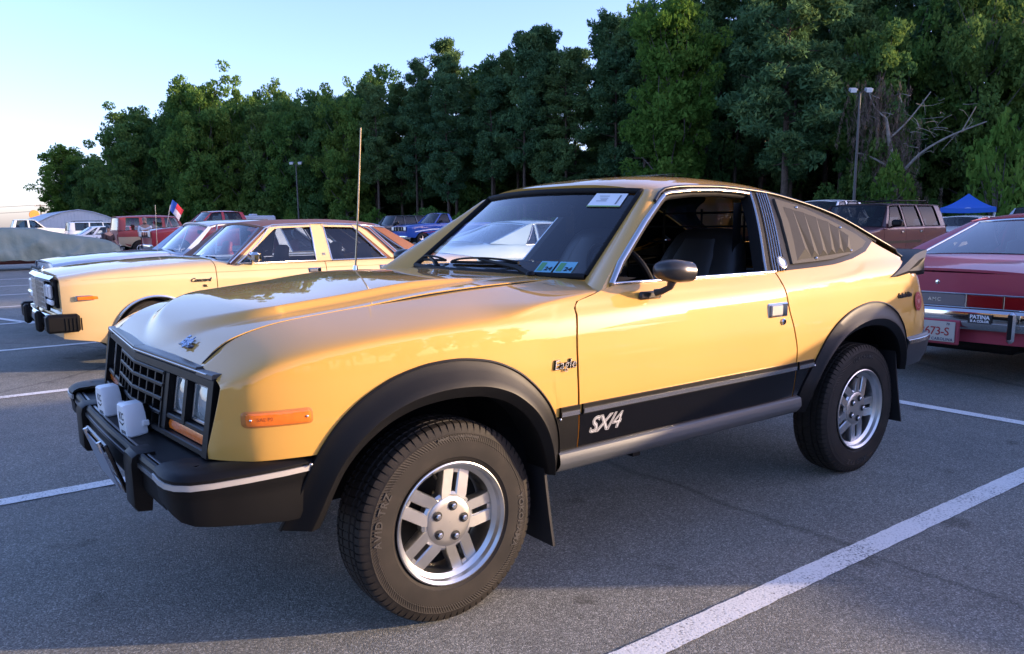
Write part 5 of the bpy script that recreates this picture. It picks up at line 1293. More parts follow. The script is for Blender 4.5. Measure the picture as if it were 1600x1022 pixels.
# ---- boxy four-door wagon, pickups and other traffic behind
BOX = stretch(SEDAN, prof=[(.4,.82),(.5,.86),(.7,.885),(.9,.885),(1.05,.87),(1.10,.85),(1.15,.83),(1.3,.775),(1.45,.715),(1.56,.66),(1.7,.60)],
    taper=[(-.8,.14),(-.74,.08),(-.6,.03),(-.3,.01),(0,0),(3.0,0),(3.3,.01),(3.42,.04),(3.46,.07)], xf=-.72, xr=3.44, wb=2.58, rad=.35, rim=.19, arch=.41, asq=.40, sill=.42, zfo=.50, zro=.50, track=1.48,
    zA=[(-.8,.93),(0,.97),(.5,1.03),(.9,1.075),(3.5,1.08)], wB=[(-.8,.72),(.3,.76),(.6,.82),(.9,.845),(3.5,.845)], zB=[(-.8,.97),(-.4,1.0),(0,1.03),(.5,1.075),(.9,1.095),(3.5,1.095)],
    cuts=[.62, 1.52, 2.32], panels=['fender', 'door', 'rear_door', 'quarter_panel'], xcowl=.66, xdeck=3.40,
    cabin=dict(rail=[(.95,1.50),(1.1,1.545),(1.5,1.56),(3.0,1.56),(3.4,1.54)], belt=[(.5,1.09),(3.5,1.10)], crown=[(.9,1.56),(1.2,1.60),(2,1.615),(3.4,1.59)], roof=(1.08, 3.34),
        ws=(.80,.70,1.10,1.09,.64,1.555), rw=(3.42,.68,1.10,3.33,.62,1.545), rbow=.02, pillars=[(.70,.80,1.04,1.12),(1.50,1.58,1.52,1.58),(2.30,2.38,2.24,2.32),(3.10,3.40,3.06,3.32)], seats=((1.35,.36),(2.2,.36)), seattop=1.30, trim=BLACKM, glass=TINT))
def front_end(root, sp, z, w, lampz=None, mt=BLACKM, bars=7, barmat=None, lampw=.17, lamph=.13, bump=CHROME):
    xf = sp['xf'] - .03
    g = MB().box((xf, 0, z), (.04, 2*w - .1, .24), .015).build('grille_backing', mt, root)
    for k in range(bars): y = -.36 + .72*k/(bars - 1); MB().box((xf - .024, y, z), (.012, .03, .20), .004).build('grille_bar', barmat or BRIGHT, g)
    for s in (-1, 1):
        MB().box((xf - .018, s*(w - .16), lampz or z), (.03, lampw, lamph), .015).build('headlamp', LAMPG, root)
        MB().box((sp['xr'] + .004, s*(w - .10), sp['zB'][-1][1] - .28), (.03, .12, .28), .01).build('tail_lamp', REDLENS, root)
    bumper_bar(root, sp['xf'] - .09, w - .02, sp['zfo'] - .12, sp['zfo'] + .06, bump, -1, name='front_bumper'); bumper_bar(root, sp['xr'] + .08, w - .02, sp['zro'] - .12, sp['zro'] + .06, bump, 1, name='rear_bumper')
def suv(loc, rz, pm, label, rack=True, sc=1.0, name='suv_car', far=True, chr_=BLACKP, **kw):
    sp = stretch(BOX, name=name, label=label, cat='car', loc=loc, rz=rz, paint=pm, style='spoke', far=far, **kw)
    root, W = make_car(sp); front_end(root, sp, .84, .80, bump=chr_)
    for s in (-1, 1):
        mirror(root, W, s, .92, 1.13, BLACKP, True)
        strip_on('side_moulding', root, BLACKP, s, W, [(.64, .74), (2.18, .74)], [(.64, .80), (2.18, .80)], off=.008, n=8)
        if rack:
            MB().tube([(1.5, s*.52, 1.60), (1.55, s*.52, 1.66), (3.0, s*.52, 1.66), (3.1, s*.52, 1.60)], .014, 6).build('roof_rail', BLACKM, root)
    if rack:
        for x in (1.8, 2.7): MB().tube([(x, -.52, 1.665), (x, .52, 1.665)], .012, 6).build('rack_bar', BLACKM, root)
    handles(root, W, (1.38, 2.18), .98, BLACKP); root.scale = (sc, sc, sc); return root, W
PRIV = glass('privacy_pane', (.16, .17, .17), gain=.3)
j, JW = suv((14.6, 6.9), 0, MAROON, 'maroon boxy four-door wagon with roof rack, behind the hatchback tail', far=False, cabin=dict(BOX['cabin'], sglass=PRIV))
for s in (-1, 1):
    strip_on('pinstripe', j, mat('pink_stripe', (.45, .28, .26), .5), s, JW, [(.64, 1.055), (3.3, 1.055)], [(.64, 1.067), (3.3, 1.067)], off=.003, n=8)

TRUCK = stretch(BOX, prof=[(.45,.88),(.6,.95),(.9,.985),(1.1,.985),(1.25,.96),(1.30,.93),(1.35,.90),(1.55,.82),(1.75,.73),(1.9,.65),(2.1,.55)],
    taper=[(-1.05,.20),(-.95,.11),(-.7,.04),(-.3,.01),(0,0),(4.2,0),(4.6,.02),(4.75,.05)], xf=-.95, xr=4.72, wb=3.56, rad=.39, rim=.22, tw=.26, arch=.46, asq=.45, sill=.50, zfo=.55, zro=.60, track=1.70,
    zA=[(-1,1.08),(-.5,1.14),(0,1.18),(.6,1.23),(1,1.27),(4.8,1.28)], wB=[(-1,.70),(-.5,.78),(.5,.84),(.8,.90),(1,.93),(2.75,.93),(2.9,.90),(4.8,.90)], zB=[(-1,1.12),(-.6,1.20),(0,1.25),(.6,1.285),(.8,1.29),(1,1.30),(4.8,1.31)],
    cuts=[.72, 1.72, 2.62], panels=['fender', 'door', 'rear_door', 'bed_side'], xcowl=.74, xdeck=2.78, deckname='bed_cover',
    cabin=dict(rail=[(1.2,1.74),(1.4,1.80),(1.8,1.825),(2.4,1.82),(2.6,1.79)], belt=[(.5,1.29),(3,1.30)], crown=[(1.1,1.82),(1.5,1.87),(2,1.89),(2.6,1.85)], roof=(1.32, 2.56),
        ws=(.84,.80,1.30,1.34,.66,1.80), rw=(2.74,.76,1.32,2.57,.64,1.79), rbow=.02, pillars=[(.76,.88,1.28,1.38),(1.70,1.82,1.72,1.82),(2.58,2.76,2.42,2.56)], seats=((1.45,.40),(2.2,.40)), seattop=1.50, trim=BLACKM, glass=TINT))
def pickup(loc, rz, pm, label, short=False, chrome=True, **kw):
    sp = stretch(TRUCK, name='pickup_truck', label=label, cat='truck', loc=loc, rz=rz, paint=pm, style='spoke', far=True, **kw)
    if short:
        sp['cuts'] = [.72, 1.85]; sp['panels'] = ['fender', 'door', 'bed_side']; sp['xdeck'] = 2.12
        sp['cabin'] = dict(TRUCK['cabin'], rail=[(1.2,1.74),(1.35,1.79),(1.6,1.815),(1.95,1.79)], crown=[(1.1,1.82),(1.5,1.87),(2.0,1.84)], roof=(1.32, 1.92), rw=(2.06,.76,1.32,1.93,.64,1.78), pillars=[(.76,.88,1.28,1.38),(1.86,2.08,1.78,1.92)], seats=((1.45,.40),))
    root, W = make_car(sp); front_end(root, sp, .98, .84, lampz=1.0, mt=CHROME if chrome else BLACKM, bars=3, barmat=BLACKM if chrome else BRIGHT, lampw=.24, lamph=.20)
    for s in (-1, 1): mirror(root, W, s, 1.12, 1.34, BLACKP, True)
    handles(root, W, (1.58,) if short else (1.58, 2.46), 1.16, pm); return root, W
pickup((9.34, -3.10), math.pi, TAN, 'tan crew-cab pickup parked next to the dusty red coupe')  # out of view, added so its shadow covers the hatchback's rear wheel
pickup((7.05, 30.2), 0, TRED, 'bright red crew-cab pickup with chrome grille, behind the silver car')
bt, BW = pickup((21.9, 37.2), 0, BLUEP, 'bright blue pickup with a white and red side stripe', short=True, chrome=False)
for s in (-1, 1):
    strip_on('side_stripe', bt, mat('white_paper', (.80, .81, .82), .6), s, BW, [(-.5, .86), (.5, .98), (2.0, 1.0)], [(-.5, .80), (.5, .92), (2.0, .97)], off=.004, n=14); strip_on('side_stripe', bt, TRED, s, BW, [(.0, .78), (1.0, .86), (2.2, .90)], [(.0, .74), (1.0, .82), (2.2, .87)], off=.004, n=14)
pickup((20.6, 11.9), 0, WHITEC, 'white crew-cab pickup, roof showing above the hatchback tail')
pickup((7.5, 63.0), math.pi, WHITEC, 'white crew-cab pickup behind the covered car, at the left edge')
suv((21.8, 42.0), 0, GREYP, 'dark grey four-door wagon behind the blue pickup', rack=False, sc=1.12)
suv((10.0, 52.0), math.pi, SILVER, 'silver wagon with a black roof rack in front of the metal shed', sc=1.0)
suv((13.3, 10.4), 0, WRED, 'red wagon seen through the open side window', sc=1.05, rack=False)
def sedan(loc, rz, pm, label):
    sp = stretch(SEDAN, name='sedan_car', label=label, cat='car', loc=loc, rz=rz, paint=pm, style='cap', far=True); root, W = make_car(sp); front_end(root, sp, .70, .80, lampw=.2, lamph=.1)
    for s in (-1, 1): mirror(root, W, s, .88, .95, pm)
    handles(root, W, (1.53, 2.33), .80, pm); return root
suv((20.8, 5.5), 0, SILVER, 'silver wagon behind the dusty red coupe, roof and windshield showing', rack=False, sc=.96)
sedan((26.8, 10.2), 0, WHITEC, 'white sedan in front of the blue canopy, mostly hidden'); sedan((31.5, 10.6), 0, GREENP, 'dark green sedan right of the blue canopy, mostly hidden')
sedan((10.3, 45.5), math.pi, TRED, 'red sedan parked between the covered car and the old red wagon')
sedan((8.6, 42.0), math.pi, WHITEC, 'white sedan just behind the nose of the covered car')
sedan((19.6, 27.0), 0, CHAR, 'charcoal sedan low behind the pale yellow sedan roof')

# ---- old red and cream wagon
def willys():
    sp = stretch(BOX, name='vintage_wagon', label='old red-over-cream station wagon with white-capped wheels, left of the red pickup', cat='car', loc=(9.35, 35.0), rz=math.pi, paint=WRED, style='steel', rimmat=BLACKP, rad=.36, rim=.20, far=True,
        prof=[(.4,.80),(.5,.84),(.7,.86),(.9,.86),(1.1,.85),(1.2,.84),(1.4,.82),(1.6,.77),(1.72,.70),(1.9,.6)], two_tone=(.86, CRM), cuts=[.75, 1.60], panels=['fender', 'door', 'quarter_panel'],
        zA=[(-.8,.95),(0,1.0),(.6,1.06),(.9,1.10),(3.5,1.10)], zB=[(-.8,1.02),(0,1.10),(.5,1.13),(.9,1.13),(3.5,1.12)])
    sp['cabin'] = dict(BOX['cabin'], rail=[(.95,1.62),(1.1,1.66),(1.5,1.68),(3.0,1.68),(3.4,1.64)], crown=[(.9,1.70),(1.2,1.75),(2,1.78),(3.4,1.72)], roof=(1.02, 3.36), ws=(.84,.72,1.13,1.03,.66,1.66), rw=(3.43,.70,1.14,3.36,.66,1.63), belt=[(.5,1.13),(3.5,1.14)], pillars=[(.74,.84,.98,1.06),(1.55,1.66,1.56,1.66),(2.42,2.56,2.42,2.56),(3.16,3.42,3.10,3.34)], glass=GLASS, trim=WRED)
    root, W = make_car(sp); front_end(root, sp, .90, .74)
    for o in list(root.children):
        if o.name.startswith('wheel') and not o.name.startswith('wheel_well'):
            MB().lathe([(.001, -.115), (.075, -.110), (.085, -.095)], n=20).build('hub_cap', WHITEP, o); MB().lathe([(.165, -.100), (.178, -.103), (.19, -.100)], n=28).build('wheel_ring', WHITEP, o)
willys()
# ================================================================ trees
def leaf_mat(name, c0, c1, c2, trans=.35):
    m = bpy.data.materials.new(name); m.use_nodes = True; nt = m.node_tree; nt.nodes.clear()
    o = N(nt, 'ShaderNodeOutputMaterial'); g = N(nt, 'ShaderNodeNewGeometry'); oi = N(nt, 'ShaderNodeObjectInfo')
    n = N(nt, 'ShaderNodeTexNoise', i_Scale=.45, i_Detail=3.0); L(nt, g.outputs['Position'], n.inputs['Vector'])
    ad = N(nt, 'ShaderNodeMath', operation='MULTIPLY_ADD'); ad.inputs[1].default_value = .35; L(nt, oi.outputs['Random'], ad.inputs[0]); L(nt, n.outputs[0], ad.inputs[2])
    a2 = N(nt, 'ShaderNodeMath', operation='MULTIPLY_ADD'); a2.inputs[1].default_value = .25; L(nt, g.outputs['Random Per Island'], a2.inputs[0]); L(nt, ad.outputs[0], a2.inputs[2])
    r = ramp(nt, a2.outputs[0], [(.45, c0), (.75, c1), (1.0, c2)])
    d = N(nt, 'ShaderNodeBsdfDiffuse'); t = N(nt, 'ShaderNodeBsdfTranslucent'); mx = N(nt, 'ShaderNodeMixShader'); mx.inputs[0].default_value = trans
    L(nt, r.outputs[0], d.inputs[0]); L(nt, r.outputs[0], t.inputs[0]); L(nt, d.outputs[0], mx.inputs[1]); L(nt, t.outputs[0], mx.inputs[2]); L(nt, mx.outputs[0], o.inputs[0]); return m
PINEL = leaf_mat('pine_needles', (.066, .142, .072), (.092, .178, .075), (.13, .20, .068), .28)
BROADL = leaf_mat('broad_leaves', (.078, .17, .050), (.112, .215, .05), (.165, .245, .05))
OAKL = leaf_mat('oak_leaves', (.066, .15, .058), (.097, .19, .058), (.145, .225, .055))
LIMEL = leaf_mat('pale_leaves', (.075, .16, .03), (.115, .215, .04), (.17, .26, .05))
VINEL = leaf_mat('dead_vine', (.11, .075, .065), (.16, .115, .095), (.20, .16, .12), .1)
BARK = mat('pine_bark', (.085, .058, .042), .9, nscale=9, nbump=1.0, ndist=.05, var=.4, vscale=6)
GREYB = mat('grey_bark', (.13, .115, .10), .9, nscale=9, nbump=1.0, ndist=.04, var=.35, vscale=5)
PALEB = mat('bare_pale_wood', (.30, .26, .22), .85, nscale=9, nbump=.8, ndist=.03, var=.25, vscale=4)

def quads_mesh(name, C, A, B, mt):
    """many small leaf faces: centres C, half-axes A and B"""
    C, A, B = (np.asarray(q, np.float32) for q in (C, A, B)); n = len(C)
    V = np.empty((n, 4, 3), np.float32); V[:, 0] = C - A; V[:, 1] = C + B*.8 - A*.1; V[:, 2] = C + A; V[:, 3] = C - B*.8 - A*.1
    me = bpy.data.meshes.new(name); me.vertices.add(n*4); me.vertices.foreach_set('co', V.reshape(-1))
    me.loops.add(n*4); me.loops.foreach_set('vertex_index', np.arange(n*4, dtype=np.int32))
    me.polygons.add(n); me.polygons.foreach_set('loop_start', np.arange(0, n*4, 4, dtype=np.int32)); me.polygons.foreach_set('loop_total', np.full(n, 4, np.int32))
    me.update(calc_edges=True); me.materials.append(mt); return me
def rdir(rng, n):
    v = rng.normal(size=(n, 3)); return v / np.linalg.norm(v, axis=1, keepdims=True)
def clump(rng, c, rad, n, leaf, flat=.75, up=.25, aspect=.5):
    d = rdir(rng, n); r = rad * (0.35 + .65*rng.random((n, 1))**.45)
    C = np.asarray(c) + d*r*np.array([1, 1, flat])
    a = rdir(rng, n) + d*.6 + np.array([0, 0, up]); a /= np.linalg.norm(a, axis=1, keepdims=True)
    b = np.cross(a, rdir(rng, n)); b /= np.linalg.norm(b, axis=1, keepdims=True) + 1e-6
    s = leaf*(.6 + .8*rng.random((n, 1))); return C, a*s, b*s*aspect
def limb(m, p0, p1, r0, r1, bend, rng, n=6):
    p0, p1 = Vector(p0), Vector(p1); k = Vector(rng.normal(size=3)*bend)
    m.tube([p0.lerp(p1, t) + k*math.sin(math.pi*t) for t in linspace(0, 1, n)], [lerp(r0, r1, t) for t in linspace(0, 1, n)], 7)
def finish(kind, crowns, trunk, tm, leafm):
    C = np.concatenate([c[0] for c in crowns]); A = np.concatenate([c[1] for c in crowns]); B = np.concatenate([c[2] for c in crowns])
    return dict(kind=kind, crown=quads_mesh('crown', C, A, B, leafm), trunk=trunk.mesh('trunk', 50), tmat=tm)
def pine(seed, h=22, bare=.42, spread=3.2, dens=1.0):
    rng = np.random.default_rng(seed); m = MB(); lean = rng.normal(size=2)*.35
    ax = lambda t: Vector((lean[0]*t*t + .15*math.sin(3*t + seed), lean[1]*t*t + .15*math.cos(2.3*t + seed), h*t))
    m.tube([ax(t) for t in linspace(0, .97, 14)], [lerp(.26, .05, t**.8) for t in linspace(0, 1, 14)], 9)
    out = []; nb = int(46*dens)
    for k in range(nb):
        t = bare + (1 - bare)*((k + rng.random())/nb)**.9; u = (t - bare)/(1 - bare)
        ln = spread*(1.08 - .72*u**1.6)*(.55 + .6*rng.random())*(.65 + .35*min(1, u*5)); az = rng.random()*2*math.pi
        p0 = ax(t); p1 = p0 + Vector((math.cos(az)*ln, math.sin(az)*ln, ln*(.10 + .40*u) + rng.normal()*.25))
        limb(m, p0, p1, .055, .02, .12, rng, 5)
        for q in range(int(5 + ln*1.5)):
            f = .35 + .7*rng.random(); c = p0.lerp(p1, f) + Vector(rng.normal(size=3)*np.array([.34, .34, .22])*(.5 + ln*.16))
            out.append(clump(rng, c, .46 + .34*rng.random(), 54, .22, .78, .5, .40))
    for q in range(7): out.append(clump(rng, ax(.985) + Vector(rng.normal(size=3)*np.array([.4, .4, .6])), .55, 60, .20, 1.1, .5, .34))
    for k in range(5):       # dead stubs under the crown
        t = .15 + .3*rng.random(); az = rng.random()*6.28; p0 = ax(t); limb(m, p0, p0 + Vector((math.cos(az)*1.1, math.sin(az)*1.1, .1)), .03, .008, .05, rng, 4)
    return finish('pine', out, m, BARK, PINEL)
def broad(seed, h=16, bare=.18, spread=4.6, leafm=None, bark=None, dens=1.0, tall=1.0, leaf=.21):
    rng = np.random.default_rng(seed); m = MB(); top = h*.62
    ax = lambda t: Vector((.3*math.sin(2*t + seed), .3*math.cos(1.7*t + seed) - .3, top*t))
    m.tube([ax(t) for t in linspace(0, 1, 10)], [lerp(.30, .10, t) for t in linspace(0, 1, 10)], 9)
    out = []; nl = int(26*dens)
    for k in range(nl):
        t = .22 + .78*(k + rng.random())/nl; az = k*2.4 + rng.normal()*.4; u = (t - .22)/.78
        z = h*(bare + (1 - bare)*u); prof = math.sin(math.pi*min(1, .22 + .66*u))**.7
        ln = spread*prof*(.65 + .5*rng.random()); p0 = ax(min(1, t*.9)); p1 = Vector((math.cos(az)*ln, math.sin(az)*ln, z))
        limb(m, p0, p1, .11*(1.1 - .6*u), .025, .35, rng)
        for q in range(9):
            f = .45 + .62*rng.random(); c = p0.lerp(p1, f) + Vector(rng.normal(size=3)*np.array([.85, .85, .6]))
            out.append(clump(rng, c, .62 + .55*rng.random(), 96, leaf, .72, .1, .62))
    for q in range(16):
        c = Vector((rng.normal()*spread*.34, rng.normal()*spread*.34, h*(.84 + .12*rng.random()))); out.append(clump(rng, c, .6 + .4*rng.random(), 80, leaf, .8, .2, .62)); limb(m, ax(1), c, .06, .02, .3, rng)
    return finish('broad', out, m, bark or GREYB, leafm or BROADL)
def shrub(seed, r=1.3, leafm=None):
    rng = np.random.default_rng(seed); m = MB(); out = []
    for k in range(26):
        az = rng.random()*6.28; q = r*rng.random()**.6; c = Vector((q*math.cos(az), q*math.sin(az), .25 + (r*1.5 - q*.8)*rng.random())); limb(m, (0, 0, 0), c, .03, .01, .08, rng, 4); out.append(clump(rng, c, .32 + .2*rng.random(), 70, .11, .8, .2, .6))
    return finish('shrub', out, m, GREYB, leafm or BROADL)
def plant(proto, loc, h_scale, name, label, cat, group=None, rz=None, w_scale=None):
    root = empty(name, loc, random.random()*6.28 if rz is None else rz); w = w_scale or h_scale; root.scale = (w, w, h_scale)
    t = bpy.data.objects.new('trunk', proto['trunk']); COL.objects.link(t); t.parent = root
    if not proto['trunk'].materials: proto['trunk'].materials.append(proto['tmat'])
    c = bpy.data.objects.new('crown', proto['crown']); COL.objects.link(c); c.parent = root
    tag(root, label, cat, group); return root
PINES = [pine(1), pine(2, bare=.30, spread=3.6), pine(3, bare=.36, spread=2.9, dens=1.15), pine(4, bare=.22, spread=3.4, dens=1.2)]
BROADS = [broad(11), broad(12, spread=5.0, leafm=OAKL), broad(13, spread=4.2, leafm=OAKL, bare=.10), broad(14, leafm=LIMEL, spread=3.6, bare=.30), broad(15, leafm=OAKL, spread=4.6, bare=.02, dens=1.1)]
SHRUBS = [shrub(21), shrub(22, leafm=OAKL), shrub(23, leafm=LIMEL)]
rt = random.Random(5)
A0, A1 = Vector((78, 4)), Vector((19, 136)); AX = (A1 - A0).normalized(); NX = Vector((AX.y, -AX.x)); TL_ = (A1 - A0).length
if NX.x < 0: NX = -NX
def hprof(t):   # height of the wood along its edge, t in metres from the near end
    return lin([(-40, 11), (0, 12), (10, 14), (22, 21.5), (30, 23.5), (48, 23), (60, 21.8), (72, 20.5), (82, 19.6), (92, 18.8), (105, 18), (118, 18.6), (128, 17), (138, 12.5), (150, 11.5)])(t)
def wood(row, off, step, jitter, pick, lab, grp, hs=1.0):
    t = -34.0 if row < 3 else -20; row_list = []
    while t < TL_ + 4:
        p = A0 + AX*(t + rt.uniform(-jitter, jitter)) + NX*(off + rt.uniform(-1.2, 1.2))
        kind = pick(t); h = hprof(t)*hs*rt.uniform(.88, 1.08)
        if kind == 'p': pr = rt.choice(PINES); o = plant(pr, (p.x, p.y, -.03), h/22, 'pine_tree', lab[0], 'tree', grp[0], w_scale=h/22*rt.uniform(.9, 1.15))
        else: pr = rt.choice(BROADS[:3]); o = plant(pr, (p.x, p.y, -.03), h/16, 'broadleaf_tree', lab[1], 'tree', grp[1], w_scale=h/16*rt.uniform(.62, .78))
        row_list.append((kind, o)); t += step*rt.uniform(.85, 1.15)
    return row_list
FRONT = wood(0, 0, 4.6, .8, lambda t: 'p' if 34 < t < 88 and rt.random() < .8 else 'b', ['dark pine in the front row of the wood', 'leafy tree in the front row of the wood'], ['pines along the front edge of the wood', 'leafy trees along the front edge of the wood'], .86)
wood(1, 4.5, 4.4, .8, lambda t: 'p' if 26 < t < 92 and rt.random() < .85 else 'b', ['tall pine in the middle of the wood, crown above the front row', 'tall leafy tree in the middle of the wood, crown above the front row'], ['pines inside the wood', 'leafy trees inside the wood'], .97)
wood(2, 10, 5.5, 1.2, lambda t: 'p' if 20 < t < 96 and rt.random() < .7 else 'b', ['tallest pine at the back of the wood, tip against the sky', 'tall leafy tree at the back of the wood, top against the sky'], ['pines at the back of the wood', 'leafy trees at the back of the wood'], 1.06)
for k in range(40):     # young growth that closes the view between the trunks
    s_ = -30 + k*4.6; p = A0 + AX*s_ + NX*rt.uniform(13, 17)
    plant(BROADS[4], (p.x, p.y, -.03), rt.uniform(.55, .75), 'young_tree', 'young leafy tree in the shade between the trunks of the wood', 'tree', 'young trees inside the wood', w_scale=rt.uniform(.75, .95))
ORD = ['first', 'second', 'third', 'fourth', 'fifth', 'sixth', 'seventh', 'eighth', 'ninth', 'tenth', 'eleventh', 'twelfth', 'thirteenth', 'fourteenth', 'fifteenth', 'sixteenth', 'seventeenth', 'eighteenth', 'nineteenth', 'twentieth', 'twenty-first', 'twenty-second', 'twenty-third', 'twenty-fourth', 'twenty-fifth', 'twenty-sixth', 'twenty-seventh', 'twenty-eighth', 'twenty-ninth', 'thirtieth', 'thirty-first', 'thirty-second', 'thirty-third', 'thirty-fourth', 'thirty-fifth', 'thirty-sixth', 'thirty-seventh', 'thirty-eighth', 'thirty-ninth', 'fortieth', 'forty-first', 'forty-second', 'forty-third', 'forty-fourth']
for k, (kind, o) in enumerate(reversed(FRONT)):
    o['label'] = ('dark pine' if kind == 'p' else 'leafy tree') + ' in the front row of the wood, ' + ORD[k] + ' from the left end'
for k in range(34):
    s_ = -20 + k*5.0; p = A0 + AX*s_ + NX*rt.uniform(20, 24)
    plant(BROADS[4], (p.x, p.y, -.03), rt.uniform(.6, .8), 'young_tree', 'young leafy tree in the shade between the trunks of the wood', 'tree', 'young trees inside the wood', w_scale=rt.uniform(.8, 1.0))
# unseen trees added at the right shade the lot; thinner trees stand behind the camera
for k in range(26):
    t = k/25; p = Vector((lerp(92, 67, t), lerp(-14, -33.5, t))) + Vector((rt.uniform(-2, 2), rt.uniform(-2, 2)))
    plant(rt.choice(BROADS), (p.x, p.y, -.03), rt.uniform(.95, 1.15), 'broadleaf_tree', 'leafy tree at the right side of the lot', 'tree', 'trees at the right side of the lot')
for k in range(22):
    a = R(lerp(-150, -56, k/21)); d = rt.uniform(58, 70); plant(rt.choice(BROADS), (d*math.cos(a), d*math.sin(a), -.03), rt.uniform(.5, .85), 'broadleaf_tree', 'leafy tree on the far side of the lot, behind the viewer', 'tree', 'trees behind the viewer')
# single trees that stand out
plant(PINES[3], (52.3, 34.3, -.03), 1.02, 'pine_tree', 'sunlit golden-topped pine with a bare crooked trunk, in front of the wood', 'tree', rz=1.0, w_scale=1.25)
plant(BROADS[3], (50.5, 44.0, -.03), 1.15, 'broadleaf_tree', 'light green sunlit tree left of the golden-topped pine', 'tree', w_scale=.95)
plant(BROADS[3], (56.5, 17.0, -.03), .62, 'broadleaf_tree', 'small pale green tree behind the blue canopy', 'tree', w_scale=.55)
plant(BROADS[0], (31.0, 106.0, -.03), 1.22, 'broadleaf_tree', 'bright green tree with sunlit top near the left end of the wood', 'tree', w_scale=1.0)
plant(BROADS[1], (25.0, 119.0, -.03), 1.05, 'broadleaf_tree', 'spreading oak near the left end of the wood', 'tree', w_scale=1.0)
plant(BROADS[3], (19.0, 134.0, -.03), .80, 'broadleaf_tree', 'round tree at the very left end of the wood', 'tree', w_scale=.95)
plant(BROADS[0], (2.0, 168.0, -.03), .42, 'broadleaf_tree', 'small distant tree at the left edge of the picture', 'tree', w_scale=.5)
t = 0.0
for k in range(34):
    s_ = -8 + k*4.0; p = A0 + AX*s_ - NX*rt.uniform(2.0, 4.5); sc = rt.uniform(.8, 1.7)
    plant(SHRUBS[k % 3], (p.x, p.y, -.03), sc, 'shrub', 'low green shrub at the foot of the wood', 'shrub', 'shrubs at the foot of the wood')
# vine-hung bare tree
def vine_tree(loc):
    rng = np.random.default_rng(77); m = MB(); V = Vector
    m.tube([V((0, 0, 0)), V((-.25, .1, 2.2)), V((-.5, 0, 4.6)), V((-.9, .1, 6.5)), V((-1.3, 0, 8.2))], [.26, .23, .2, .15, .09], 9)
    for p0, p1, r in (((-.4, 0, 3.9), (1.8, -1.2, 6.4), .12), ((1.8, -1.2, 6.4), (4.3, -2.6, 7.6), .08), ((3.0, -1.9, 7.0), (3.6, -2.4, 8.6), .05), ((-.5, 0, 4.6), (-2.6, 1.6, 6.0), .09), ((-1.0, 0, 6.8), (1.2, -1.0, 9.8), .07), ((-1.3, 0, 8.2), (-2.2, 1.0, 10.3), .06)): limb(m, p0, p1, r, r*.55, .15, rng)
    out = []
    for k in range(46):      # fine twigs
        b = V((rng.uniform(-2.4, 3.6), rng.uniform(-2.0, 1.2), rng.uniform(5.5, 9.5))); limb(m, b, b + V(tuple(rng.normal(size=3)*np.array([.8, .8, .7]))), .022, .006, .15, rng, 4)
    for k in range(230):
        z = rng.uniform(2.0, 11.0); cx = lerp(.9, -2.0, (z - 1)/10); top = V((cx + rng.normal()*.75*(1 + .5*(z > 7)), -cx*.5 + rng.normal()*.6, z)); ln = rng.uniform(.6, 3.0); ln = min(ln, z - .2); n = int(ln*26)
        f = rng.random((n, 1)); sw = rng.normal(size=2)*.25; C = np.array(top) + np.concatenate([rng.normal(size=(n, 2))*.06 + f*sw, -f*ln], 1); a = np.concatenate([rng.normal(size=(n, 2))*.45, np.ones((n, 1))], 1); a /= np.linalg.norm(a, axis=1, keepdims=True); b = np.cross(a, rdir(rng, n)); out.append((C, a*.17, b*.030))
    pr = finish('vine', out, m, PALEB, VINEL); return plant(pr, loc, 1.0, 'bare_tree', 'bare pale tree hung with brown dead vines, right of the lamp post', 'tree', rz=R(-37))
vine_tree((55.7, 27.0, -.03))
plant(BROADS[2], (57.5, 30.5, -.03), .95, 'broadleaf_tree', 'leafy tree behind the vine-hung bare tree', 'tree', w_scale=.7)
plant(SHRUBS[2], (53.4, 26.6, -.03), 2.6, 'shrub', 'large vine-covered shrub at the foot of the bare tree', 'shrub', w_scale=1.2)
plant(SHRUBS[2], (53.0, 19.3, -.03), 3.4, 'shrub', 'tall yellow-green vine-covered bush above the blue canopy', 'shrub', w_scale=1.7)
